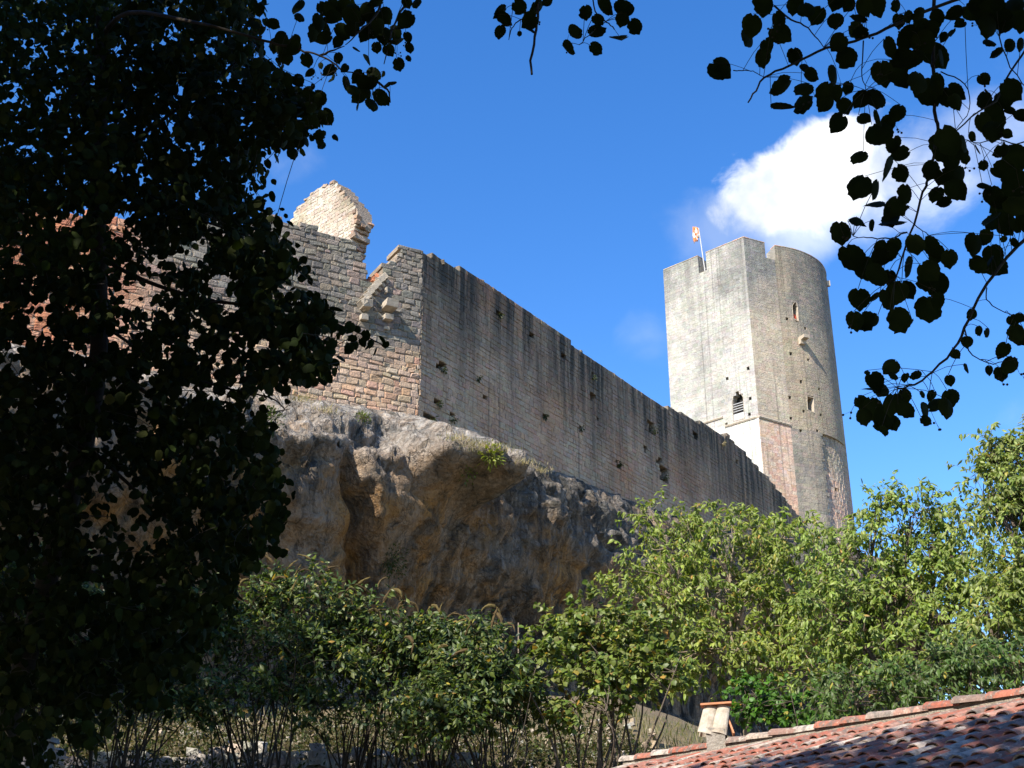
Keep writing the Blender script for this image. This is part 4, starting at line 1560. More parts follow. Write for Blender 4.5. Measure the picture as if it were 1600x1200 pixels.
def buddleias():
    rg = np.random.default_rng(22)
    grp = 'brown-flowered shrubs on the bank below the cliff'
    spikes = []
    for i in range(5):
        v, f = spike_mesh(50 + i)
        m1 = mesh_np('flower_spike', v, f, M_SPIKE)
        m2 = mesh_np('flower_spike', v, f, M_SPIKE_C)
        spikes += [m1, m2]
    specs = [
        ('shrub with arching brown flower spikes at the edge of the dark lime foliage', 420, 25.5,
         [lobe(390, 960, 25.5, 1.1, .9, .8), lobe(470, 950, 25.5, 1.1, .9, .75), lobe(430, 1030, 25, 1.4, .9, .7), lobe(330, 1000, 25.5, 1.0, .9, .7), lobe(400, 1095, 25, 1.2, .8, .45)], 26),
        ('dense shrub with many brown flower spikes, second along the bank from the dark foliage', 570, 26,
         [lobe(560, 1005, 26, 1.3, .9, .7), lobe(620, 1015, 26, 1.1, .9, .6), lobe(540, 1050, 25.5, 1.4, .9, .7), lobe(520, 1110, 25, 1.0, .7, .4)], 30),
        ('spiky shrub with yellowing leaves under the black-streaked overhang', 670, 26,
         [lobe(690, 1025, 26, .8, .8, .55), lobe(650, 1040, 26, 1.2, .9, .7), lobe(720, 1050, 25.5, .9, .9, .7), lobe(650, 1110, 25, .8, .7, .35)], 20),
        ('darker shrub with a few horizontal brown spikes, just left of the rounded broad-leaved bush', 775, 25,
         [lobe(755, 1060, 25, .8, .8, .6), lobe(790, 1100, 25, .8, .8, .6), lobe(720, 1120, 24.5, 1.0, .8, .6), lobe(760, 1010, 25.2, .3, .3, .45)], 14),
        ('shaded shrub half hidden behind the hanging lime foliage, above the dry stone wall', 200, 25,
         [lobe(250, 1000, 25, 1.4, 1.0, .9), lobe(150, 990, 25, 1.6, 1.0, 1.1), lobe(180, 1070, 24.5, 1.9, .9, .7), lobe(270, 1110, 24.5, 1.0, .7, .4)], 0),
        ('shaded shrub at the lower left edge of the bank', 20, 24,
         [lobe(30, 960, 24, 1.6, 1.0, 1.4), lobe(40, 1070, 24, 1.6, 1.0, .8), lobe(-60, 1000, 24, 1.4, 1.0, 1.4)], 0)]
    for label, px, Y, lb, nsp in specs:
        b = g_at(px, Y)
        root = thing('butterfly_bush', label, 'shrub', b, grp)
        T = grow(root, b, lb, rg, clumps=105, twigs=7, lpt=10, lsize=.155, tpl=TPL_SMALL, cols=BUD, bark=M_BARK_D, stems=26, wood_name='stems', twig_len=.5, spread=.35,
                 yellow=.035, up=.35, droop=.35, hang=.55, limb_r=.022, shell=.45)
        # spikes at the highest, most exposed twig ends
        e = T[:, 2]
        pr = project(e)
        sc = -pr[:, 1] + rg.uniform(0, 75, len(e)) + 12 * (T[:, 2, 1] < Y)
        idx = np.argsort(-sc)[:nsp * 5]
        used = []
        for i in idx:
            if len(used) >= nsp:
                break
            if any(np.linalg.norm(e[i] - q) < .28 for q in used):
                continue
            used.append(e[i])
            o = bpy.data.objects.new('flower_spike', spikes[rg.integers(len(spikes))])
            link(o)
            s_ = rg.uniform(.26, .55)
            lean = rg.uniform(-.2, 1.3) if rg.uniform() < .75 else rg.uniform(1.2, 1.8)
            o.matrix_world = Matrix.Translation(Vector(e[i] - [0, 0, .05])) @ Matrix.Rotation(rg.uniform(-.9, .9) + (0 if rg.uniform() < .6 else math.pi), 4, 'Z') @ Matrix.Rotation(lean, 4, 'Y') @ Matrix.Diagonal((s_ * .75, s_ * .75, s_, 1))
            loc = o.matrix_world.copy()
            o.parent = root
            o.matrix_parent_inverse = Matrix.Translation(-root.location)
            o.matrix_basis = loc


def dry_wall():
    rg = np.random.default_rng(23)
    root = thing('dry_stone_wall', 'low pale dry stone wall seen between the shrub stems along the bottom edge', 'wall', g_at(400, 28))
    n = 0
    for row in range(6):
        x = -12.5 + rg.uniform(0, .2)
        while x < -1.0:
            w = rg.uniform(.16, .42); h = rg.uniform(.13, .2)
            Y = 28 + .04 * row + rg.normal(0, .03)
            z = float(gz(x, 28)) - .18 + row * .165 + .10 * math.sin(x * .9)
            if row == 5 and rg.uniform() < .45:
                x += w
                continue
            v, f = box_vf((0, 0, 0), w * .96, .34, h, rot=Matrix.Rotation(rg.normal(0, .06), 3, 'Y'))
            v += rg.normal(0, .018, v.shape) + [x + w / 2, Y, z]
            c0 = palette(rg, 1, [(.48, .44, .38), (.42, .38, .33), (.52, .46, .36), (.38, .34, .30)])[0]
            me = mesh_np('stone', v, f, M_RUB, np.tile([*c0, .8], (8, 1)))
            o = obj('stone', me, root)
            n += 1
            x += w + .01
    # loose stones and earth on the bank behind
    lst = []
    cs = []
    for _ in range(420):
        x = rg.uniform(-13, 4); Y = rg.uniform(28.3, 38)
        z = float(gz(x, Y)) + .02
        s_ = rg.uniform(.05, .22)
        v, f = box_vf((0, 0, 0), s_, s_, s_ * .6, rot=Matrix.Rotation(rg.uniform(0, 3), 3, Vector(rg.normal(size=3)).normalized()))
        lst.append((v + [x, Y, z + .05], f)); cs.append(palette(rg, 1, [(.40, .34, .26), (.46, .42, .36), (.32, .25, .18)])[0])
    v, f = join_vf(lst)
    cc = np.concatenate([np.repeat(np.array(cs), 8, 0), np.full((len(v), 1), .8)], 1)
    obj('loose_stones', mesh_np('loose_stones', v, f, M_RUB, cc), kind='stuff')
    # dry grass on the bank
    N = 9000
    x = rg.uniform(-13, 9, N); Y = rg.uniform(21, 40, N)
    P = np.stack([x, Y, gz(x, Y)], -1)
    t = unit(np.stack([rg.normal(0, .35, N), rg.normal(0, .35, N), np.ones(N)], -1))
    leaf_object('dry_grass', P, t, unit(rg.normal(size=(N, 3))), rg.uniform(.15, .42, N), palette(rg, N, [(.24, .19, .09), (.16, .15, .05), (.10, .12, .03), (.30, .25, .14)], var=.15), TPL_NARROW, M_LEAF, None, width=np.full(N, .35))
    # dark undergrowth between and behind the stems
    N = 30000
    x = rg.uniform(-13.5, 3.5, N); Y = np.where(rg.uniform(size=N) < .75, rg.uniform(28.5, 32.5, N), rg.uniform(24.6, 27.6, N))
    nz = np.array([mn.noise(Vector((a * .7, b * .7, 1))) for a, b in zip(x, Y)])
    h = np.clip(.95 + nz * 1.6 - (x + 4) * .05, .1, 2.2) * rg.uniform(0, 1, N) * np.where(Y < 28, .55, 1.0)
    P = np.stack([x, Y, gz(x, Y) + h], -1)
    t = unit(rg.normal(size=(N, 3)) + [0, 0, .5])
    leaf_object('undergrowth', P, t, unit(rg.normal(0, .6, (N, 3)) + [0, 0, .5]), rg.uniform(.07, .15, N), palette(rg, N, [(.04, .055, .015), (.06, .075, .02), (.09, .08, .035), (.12, .095, .05)], var=.2), TPL_SMALL, M_LEAF, None)
    # little grey post at lower left
    b = at(62, 1200, 22)
    rt = thing('stone_post', 'small pale grey stone post near the bottom left corner, under the dark foliage', 'post', (b[0], b[1], b[2] - .3))
    v, f = box_vf((b[0], b[1], b[2]), .32, .3, .8)
    o = obj('shaft', mesh_np('shaft', v + rg.normal(0, .012, v.shape), f, M_GREYST), rt)
    v, f = box_vf((b[0], b[1], b[2] + .46), .40, .38, .10)
    obj('cap', mesh_np('cap', v + rg.normal(0, .012, v.shape), f, M_GREYST), rt)
    for i, (px, y0, y1) in enumerate(((772, 973, 1000), (785, 983, 1002), (810, 973, 1000))):
        a, b = at(px, y0, 29.5), at(px, y1 + 60, 29.5)
        v, f = tube_vf([b, (a + b) / 2, a], .016, 6)
        o = obj('garden_stake', mesh_np('garden_stake', v, f, M_BARK_L))
        o['label'] = ('thin pale stake, leftmost of the three under the overhang', 'thin short pale stake, middle one of the three under the overhang', 'thin pale stake, rightmost of the three, standing apart under the overhang')[i]
        o['category'] = 'stake'; o['group'] = 'garden stakes under the overhang'


# ------------------------------------------------------------------ house with canal tiles
def house():
    rg = np.random.default_rng(24)
    d0 = cam_ray(1300, 1126)
    R0 = EYE + d0 * (13.0 / d0[1])
    R0 = R0 - np.array([0, 0, .15])
    er = np.array([-.4695, .8829, 0]); eh = np.array([-.8829, -.4695, 0])
    sl = math.atan(.34)
    ed = eh * math.cos(sl) + np.array([0, 0, -math.sin(sl)])
    nn = np.cross(er, ed)
    if nn[2] < 0:
        nn = -nn
    root = thing('tiled_house', 'low house with a red clay canal-tile roof and small chimney, at the lower right corner', 'house', (R0[0] - 1, R0[1], -.6))
    t0, t1, ln = -5.2, 3.9, 5.0
    P = lambda t, d, h: R0 + er * t + ed * d + nn * h
    # walls under the roof
    e2 = np.array([.8829, .4695, 0])
    def corner(t, w, z):
        q = R0 + er * t + eh * w
        return [q[0], q[1], z]
    wv = np.array([corner(t, w, z) for z in (-1.2, 0) for t, w in ((t0 + .25, 4.3), (t1 - .25, 4.3), (t1 - .25, -4.3), (t0 + .25, -4.3))])
    wv[4:, 2] = R0[2] - 4.3 * .34 - .14
    rv = np.array([corner(t0 + .25, 0, R0[2] - .16), corner(t1 - .25, 0, R0[2] - .16)])
    wv = np.vstack([wv, rv])
    wq = np.array([[0, 1, 5, 4], [1, 2, 6, 5], [2, 3, 7, 6], [3, 0, 4, 7]])
    w3 = np.array([[4, 8, 7], [5, 6, 9]])
    obj('house_wall', mesh_np('house_wall', wv, [wq, w3], M_PLAST), root)
    # roof deck (part), tiles are its sub-parts
    def deck(sgn):
        dd = ed if sgn > 0 else np.array([-ed[0], -ed[1], ed[2]])
        n2 = nn if sgn > 0 else np.array([-nn[0], -nn[1], nn[2]])
        a = [R0 + er * t + dd * d + n2 * h for h in (-.10, -.05) for t, d in ((t0, .0), (t1, .0), (t1, ln), (t0, ln))]
        return np.array(a), np.array([[0, 1, 2, 3], [4, 7, 6, 5], [0, 4, 5, 1], [1, 5, 6, 2], [2, 6, 7, 3], [3, 7, 4, 0]])
    v, f = join_vf([deck(1), deck(-1)])
    roof = obj('roof', mesh_np('roof', v, f, mat_plain('roof_mortar', (.16, .13, .10), (.26, .22, .18), 8)), root)

    def canal(seed, w0=.079, w1=.063, L_=.42, th=.013, flip=False):
        r = np.random.default_rng(seed)
        k = 9
        V = []
        for e, w in ((0, w1), (.5, (w0 + w1) / 2), (1, w0)):
            for q in (0, th):
                for i in range(k):
                    a = math.pi * i / (k - 1)
                    V.append([(w - q) * math.cos(a), L_ * e, (w - q) * math.sin(a) * .78])
        V = np.array(V) + r.normal(0, .0015, (len(V), 3))
        Fq = []
        def ix(e, q, i):
            return e * 2 * k + q * k + i
        for e in (0, 1):
            for i in range(k - 1):
                Fq.append([ix(e, 0, i), ix(e, 0, i + 1), ix(e + 1, 0, i + 1), ix(e + 1, 0, i)])
                Fq.append([ix(e, 1, i), ix(e + 1, 1, i), ix(e + 1, 1, i + 1), ix(e, 1, i + 1)])
            for i in (0, k - 1):
                Fq.append([ix(e, 0, i), ix(e + 1, 0, i), ix(e + 1, 1, i), ix(e, 1, i)])
        for i in range(k - 1):
            Fq.append([ix(2, 0, i), ix(2, 0, i + 1), ix(2, 1, i + 1), ix(2, 1, i)])
            Fq.append([ix(0, 0, i), ix(0, 1, i), ix(0, 1, i + 1), ix(0, 0, i + 1)])
        return V, np.array(Fq)
    tpl = [canal(i) for i in range(4)]
    shared = [mesh_np('tile', v, f, M_TILE, np.tile([.5, .5, .5, i * .23], (len(v), 1)), smooth=False) for i, (v, f) in enumerate(tpl)]
    pitch, expo = .187, .29
    tiles = []
    for i in range(int((t1 - t0) / pitch)):
        for j in range(15):
            t = t0 + .1 + i * pitch + rg.normal(0, .008)
            d = .10 + j * expo + rg.normal(0, .018)
            yaw = rg.normal(0, .03); pit = -.045 + rg.normal(0, .012)
            # columns: x=across (er), y=down slope, z=normal
            M3 = Matrix(((er[0], ed[0], nn[0]), (er[1], ed[1], nn[1]), (er[2], ed[2], nn[2])))
            if M3.determinant() < 0:
                M3 = Matrix(((-er[0], ed[0], nn[0]), (-er[1], ed[1], nn[1]), (-er[2], ed[2], nn[2])))
            M3 = M3 @ Matrix.Rotation(yaw, 3, 'Z') @ Matrix.Rotation(pit * -1.0, 3, 'X')
            p = P(t, d, .012 + .014)
            tiles.append((p, M3, rg.integers(4)))
    pr = project(np.array([t[0] for t in tiles]))
    vis = (pr[:, 0] > 900) & (pr[:, 0] < 1640) & (pr[:, 1] < 1230) & (pr[:, 2] > 0)
    order = np.argsort(np.where(vis, pr[:, 2], 1e3 + pr[:, 2]))
    loc = -Vector(root.location)
    for k in order[:262]:
        p, M3, mi = tiles[k]
        o = bpy.data.objects.new('tile', shared[mi])
        link(o)
        mw = Matrix.Translation(Vector(p)) @ M3.to_4x4()
        o.parent = roof
        o.matrix_parent_inverse = Matrix.Identity(4)
        o.matrix_basis = mw
    V, Fq, Cc, m = [], [], [], 0
    def add(p, M3, tp, a):
        nonlocal m
        v, f = tp
        v = v @ np.array(M3).T + p
        V.append(v); Fq.append(f + m); m += len(v)
        Cc.append(np.tile([.5, .5, .5, a], (len(v), 1)))
    for k in order[262:]:
        p, M3, mi = tiles[k]
        add(p, M3, tpl[mi], rg.uniform())
    # hidden channel tiles between the covers
    for i in range(int((t1 - t0) / pitch)):
        for j in range(15):
            t = t0 + .1 + (i + .5) * pitch
            d = .10 + j * expo
            M3 = np.array([[er[0], ed[0], nn[0]], [er[1], ed[1], nn[1]], [er[2], ed[2], nn[2]]]) @ np.diag([1, 1, -1.0])
            add(P(t, d, .035 + .012), M3, tpl[i % 4], rg.uniform(.0, .45))
    # far slope, joined
    ed2 = np.array([-ed[0], -ed[1], ed[2]]); n2 = np.array([-nn[0], -nn[1], nn[2]])
    for i in range(int((t1 - t0) / pitch)):
        for j in range(15):
            t = t0 + .1 + i * pitch
            p = R0 + er * t + ed2 * (.1 + j * expo) + n2 * .02
            M3 = np.array([[er[0], ed2[0], n2[0]], [er[1], ed2[1], n2[1]], [er[2], ed2[2], n2[2]]])
            add(p, M3, tpl[j % 4], rg.uniform())
    me = mesh_np('tile_field', np.concatenate(V), np.concatenate(Fq), M_TILE, np.concatenate(Cc))
    obj('tile_field', me, roof, kind='stuff')
    # ridge tiles on a bed of mortar
    a = np.array([P(t0, .11, -.03), P(t1, .11, -.03), P(t1, .03, .10), P(t0, .03, .10)])
    b = np.array([R0 + er * t + np.array([-eh[0], -eh[1], 0]) * .12 + [0, 0, z] for t, z in ((t0, -.06), (t1, -.06))])
    V = np.vstack([a, b])
    obj('ridge_mortar', mesh_np('ridge_mortar', V, np.array([[0, 1, 2, 3], [3, 2, 5, 4], [0, 4, 5, 1]]), mat_plain('grey_ridge_mortar', (.20, .17, .13), (.36, .31, .25), 10, bump=1.0, bdist=.04)), roof)
    t = t0
    rt = canal(9, w0=.10, w1=.085, L_=.44)
    rm = [mesh_np('ridge_tile', rt[0], rt[1], M_TILE, np.tile([.5, .5, .5, q], (len(rt[0]), 1))) for q in (.1, .62, .88)]
    M3 = Matrix(((-eh[0], er[0], 0), (-eh[1], er[1], 0), (0, 0, 1)))
    while t < t1 - .3:
        o = bpy.data.objects.new('ridge_tile', rm[rg.integers(3)])
        link(o)
        p = R0 + er * t + np.array([0, 0, .075])
        o.parent = roof
        o.matrix_basis = Matrix.Translation(Vector(p)) @ (M3 @ Matrix.Rotation(rg.normal(0, .03), 3, 'Z') @ Matrix.Rotation(.03 + rg.normal(0, .01), 3, 'X')).to_4x4()
        t += .38
    # chimney: rendered stub, two leaning pairs of canal tiles, flat tile on top
    c = P(1.92, .02, 0)
    c[2] = R0[2]
    u1 = unit(np.array([[.985, -.17, 0]]))[0]      # across the picture
    u2 = np.array([-u1[1], u1[0], 0])
    Rm = np.array([[u1[0], u2[0], 0], [u1[1], u2[1], 0], [0, 0, 1]])
    v, f = box_vf(c + [-.03, 0, .06], .21, .38, .42, rot=Rm)
    ch = obj('chimney', mesh_np('chimney', v + rg.normal(0, .006, v.shape), f, M_ST), root)
    M_SL = mat_plain('limewashed_tile', (.26, .21, .15), (.50, .45, .37), 9, bump=.8)
    M_TC = mat_plain('bare_terracotta', (.42, .17, .08), (.50, .24, .13), 12, bump=.4)
    for k, (ox, w, lean, y, m_) in enumerate(((-.095, .165, .20, -.13, M_SL), (.060, .165, .20, -.13, M_SL), (-.095, .165, -.20, .17, M_SL), (.060, .165, -.20, .17, M_SL))):
        ang = lean
        L2 = .36
        vt, ft = canal(30 + k, w0=w * .55, w1=w * .44, L_=L2, th=.014)
        vt = vt * [1, 1, .45]
        # y axis goes down from the top, z outwards
        sgn = 1 if y < 0 else -1
        z_ax = -u2 * sgn
        y_ax = unit((np.array([0, 0, -1.0]) - u2 * sgn * .38 - u1 * .24)[None])[0]
        x_ax = np.cross(y_ax, z_ax)
        z2 = np.cross(x_ax, y_ax)
        o_ = c + u1 * (ox + .03) + u2 * (-.07 * sgn + .01) + np.array([0, 0, .53])
        V = o_ + vt[:, :1] * unit(x_ax[None]) + vt[:, 1:2] * y_ax + vt[:, 2:3] * unit(z2[None])
        obj('leaning_tile', mesh_np('leaning_tile', V, ft, m_), ch)
    # side wings of bare clay seen edge-on at the open end
    for sgn in (1, -1):
        o_ = c + u1 * .135 + u2 * (-.05 * sgn) + np.array([0, 0, .35])
        ax = unit((np.array([0, 0, -1.0]) - u2 * sgn * .42 + u1 * .30)[None])[0]
        v, f = box_vf((0, 0, 0), .02, .10, .36)
        z_ = -ax; x_ = u1; y_ = np.cross(z_, x_)
        V = o_ + v[:, :1] * x_ + v[:, 1:2] * y_ + v[:, 2:3] * z_
        obj('clay_fin', mesh_np('clay_fin', V, f, M_TC), ch)
    v, f = box_vf((0, 0, 0), .36, .26, .022)
    v[:, 2] += .35 * v[:, 0] * .12
    V = c + np.array([0, 0, .555]) + v @ Rm.T
    obj('cap_tile', mesh_np('cap_tile', V, f, M_TC), ch)
    v, f = box_vf(c + [.02, 0, .34], .17, .13, .32, rot=Rm)
    obj('flue', mesh_np('flue', v, f, M_DARK), ch)


# ------------------------------------------------------------------ lime trees around the camera
def spray(z_list, sc, ox, oy):
    return [(ox + x / sc, oy + y / sc, d / sc) for x, y, d in z_list]


LA = [(410,20,110),(365,110,110),(350,170,100),(480,95,90),(490,150,110),(435,205,70),(410,260,90),(220,315,125),(560,255,80),(560,20,90),(610,40,90),(660,70,90),(740,90,80),(760,190,90),(790,260,110),(850,90,80),(835,140,90),(860,150,70),(620,310,80),(625,345,80),(500,390,110),(600,400,100),(740,340,100),(500,495,120),(590,470,110),(690,410,90),(700,460,100),(740,420,80),(800,400,60),(780,480,80),(755,560,100),(870,30,90),(930,20,100),(800,20,70),(750,10,90),(1020,25,60),(1030,95,70),(1070,75,60),(1120,70,80),(1130,120,80),(980,215,100),(1080,170,120),(1140,190,110),(1050,270,120),(1100,260,100),(960,330,120),(1030,360,110),(1030,300,90),(1200,250,120),(1230,260,80),(1180,130,80),(1200,80,80),(1160,420,170),(1120,370,120),(1200,380,100),(1285,420,90),(1290,460,80),(1240,440,80),(860,450,90),(930,440,110),(1025,510,90),(940,530,90),(870,535,70),(940,600,130),(980,560,80),(1010,660,90),(1040,700,90),(850,710,90),(990,770,120),(1040,790,90),(855,845,140),(930,860,90),(1060,880,90),(920,920,110),(1000,940,110),(840,1000,80),(1000,1000,110),(1030,940,80),(1250,640,140),(1200,650,80),(1330,650,90),(1320,690,70),(1270,730,90),(1220,700,80),(1180,770,100),(1200,800,80),(1270,810,120),(1290,860,110),(1310,790,80),(1200,880,80),(1240,920,70),(1385,680,50),(1330,720,50),(1360,620,50),(1410,40,130),(1460,60,130),(1440,110,120),(1420,90,100),(1360,50,90),(1540,60,110),(1520,110,90),(1590,90,100),(1290,60,80),(1310,110,60),(1240,170,50),(1275,150,50),(1445,190,60),(1480,245,60),(1540,205,60),(1590,200,60),(1415,360,60),(1415,450,80),(1500,450,110),(1540,410,110),(1460,530,120),(1410,555,90),(1460,590,110),(1530,510,60),(1590,530,80),(1520,610,50),(1500,690,80),(1560,720,170),(1600,760,180),(1500,780,110),(1560,830,140),(1420,840,70),(1450,880,90),(1490,930,90),(1560,930,110),(1460,1000,110),(1600,1000,90),(1415,750,50),(1560,10,90),(1480,20,70)]
LB = [(190,190,110),(260,150,90),(330,155,60),(430,140,130),(460,80,110),(240,310,150),(300,350,130),(350,390,130),(400,280,120),(440,250,80),(380,310,100),(540,240,100),(610,260,110),(640,290,90),(700,310,90),(520,350,110),(600,370,110),(640,430,130),(590,420,100),(450,470,130),(500,460,100),(420,500,110),(600,540,140),(640,510,90),(460,600,130),(490,630,110),(420,590,80),(275,500,110),(355,495,60),(260,600,100),(310,610,120),(350,600,70),(820,240,110),(870,210,80),(900,130,110),(960,150,110),(1000,160,80),(950,50,120),(1020,30,120),(830,340,90),(910,290,100),(920,340,110),(880,330,80),(955,220,35),(1000,240,60),(1040,130,60),(730,760,50),(785,825,50),(700,880,60),(425,815,90),(440,860,50),(540,855,65),(495,870,50),(350,890,110),(330,920,90),(380,920,100),(490,950,70),(290,990,80),(330,1010,110),(300,1050,90),(430,990,110),(400,1050,120),(380,1090,90),(490,1020,90),(430,1080,80),(390,1120,60),(570,950,40),(620,955,60),(700,960,90),(640,990,110),(600,1030,100),(690,1010,100),(590,1070,60),(950,740,80),(980,810,90),(940,850,70),(890,835,50),(1010,660,90),(1040,680,80),(1000,600,60),(1030,590,50),(840,650,50),(880,660,50),(780,700,60),(800,570,60),(420,400,80),(315,845,35)]
LC = [(380,90,120),(390,140,140),(370,220,100),(510,50,120),(640,50,120),(590,150,130),(600,210,100),(710,10,80),(985,90,110),(1110,40,150),(1250,70,150),(1240,140,120),(1070,140,90),(1330,190,120),(1220,280,150),(1060,230,130),(900,235,140),(850,350,130),(1050,350,110),(510,240,40)]
LD = [(120,70,100),(90,190,90),(230,190,100),(300,290,110),(410,310,90),(420,40,140),(440,130,90),(600,170,140),(560,250,140),(640,300,130),(700,60,160),(800,60,160),(760,250,150),(850,220,130),(740,330,100),(960,90,150),(1040,30,130),(1100,130,150),(1000,180,150),(960,260,130),(1100,270,150),(1180,260,130),(1190,340,140),(1140,390,100),(1280,290,90),(1300,370,80),(1290,455,50),(1270,150,150),(1220,210,110),(1350,20,100),(1280,20,90),(880,390,70),(1040,370,90),(980,460,100),(740,450,90),(605,510,50),(680,550,110),(700,620,90),(790,530,80),(820,650,130),(900,600,120),(1020,570,130),(1090,575,50),(1140,650,130),(1210,500,110),(900,750,130),(890,820,100),(960,720,100),(1060,760,140),(1010,810,130),(1100,780,100),(520,560,90),(490,470,120),(400,380,130),(330,440,120),(490,725,80),(600,775,105),(540,850,90),(620,920,120),(670,930,90),(540,960,120),(600,1060,110),(370,1000,110),(440,990,80),(440,640,50),(700,140,140),(840,130,150),(900,170,120),(620,70,110),(640,230,110),(860,60,120),(1010,250,110),(1060,200,120),(300,380,110),(250,350,110),(350,350,100),(940,640,120),(860,700,110),(1000,640,110)]

LE = [(470,260,80),(610,290,120),(750,365,100),(540,320,90),(630,400,100),(610,490,110),(720,430,90),(830,510,80),(890,410,90),(930,450,80),(800,440,80),(320,290,150),(280,440,100),(400,530,100),(430,620,90),(300,660,110),(200,700,120),(380,600,90),(30,850,120),(50,960,60),(380,430,50),(250,280,120),(200,180,130),(340,190,120),(150,560,120),(80,400,120),(360,330,80),(90,640,110),(120,760,100),(10,740,120),(680,310,70),(560,250,70),(655,450,90),(760,470,60)]
LF = [(1155,930,62),(1110,970,52),(1175,870,26),(1190,900,22),(1050,1000,60)]
BR_R = [[(1600, -20), (1520, -8), (1440, 20), (1394, 40), (1370, 52), (1335, 65), (1291, 75), (1253, 93), (1222, 107), (1194, 122), (1181, 141), (1169, 160)],
        [(1146, 110), (1165, 110), (1181, 113), (1193, 121)],
        [(1210, 9), (1236, 31), (1256, 38), (1273, 55), (1287, 74)],
        [(1349, 64), (1346, 110), (1353, 141)],
        [(1461, -30), (1459, 69), (1461, 172), (1466, 203), (1459, 241), (1449, 285), (1443, 300), (1428, 350), (1413, 390), (1400, 433)],
        [(1470, 112), (1507, 131), (1514, 172), (1493, 203)],
        [(1620, 60), (1597, 86), (1572, 124), (1555, 158), (1528, 175), (1497, 201), (1466, 225)],
        [(1640, 340), (1600, 377), (1573, 403), (1550, 433), (1527, 467), (1507, 513), (1490, 547), (1457, 580), (1430, 600), (1403, 607)],
        [(1417, 363), (1390, 372), (1363, 372), (1333, 369)],
        [(1428, 350), (1450, 368)],
        [(1542, 450), (1545, 473), (1577, 490), (1600, 492)],
        [(1507, 513), (1513, 547), (1540, 567), (1560, 567), (1590, 560)],
        [(1620, 210), (1590, 225), (1560, 218), (1530, 222), (1500, 218)],
        [(1640, 20), (1590, 20), (1562, 45), (1572, 90), (1597, 130), (1620, 150)]]
BR_D = [[(330, 40), (406, 62), (430, 68), (460, 74), (474, 80), (500, 87), (520, 98), (536, 110), (560, 115), (585, 125)], [(500, 87), (516, 80), (538, 72)], [(585, 125), (605, 140), (610, 160)],
        [(600, -30), (590, 20), (560, 50), (540, 70)], [(660, -20), (625, 20), (610, 60), (600, 100)]]
BR_C = [[(842, -25), (840, 26), (838, 44), (831, 83), (831, 116)], [(925, -20), (930, 17), (947, 33), (960, 46)], [(838, 30), (815, 30), (800, 45), (795, 62)], [(947, 33), (925, 50), (905, 70)]]


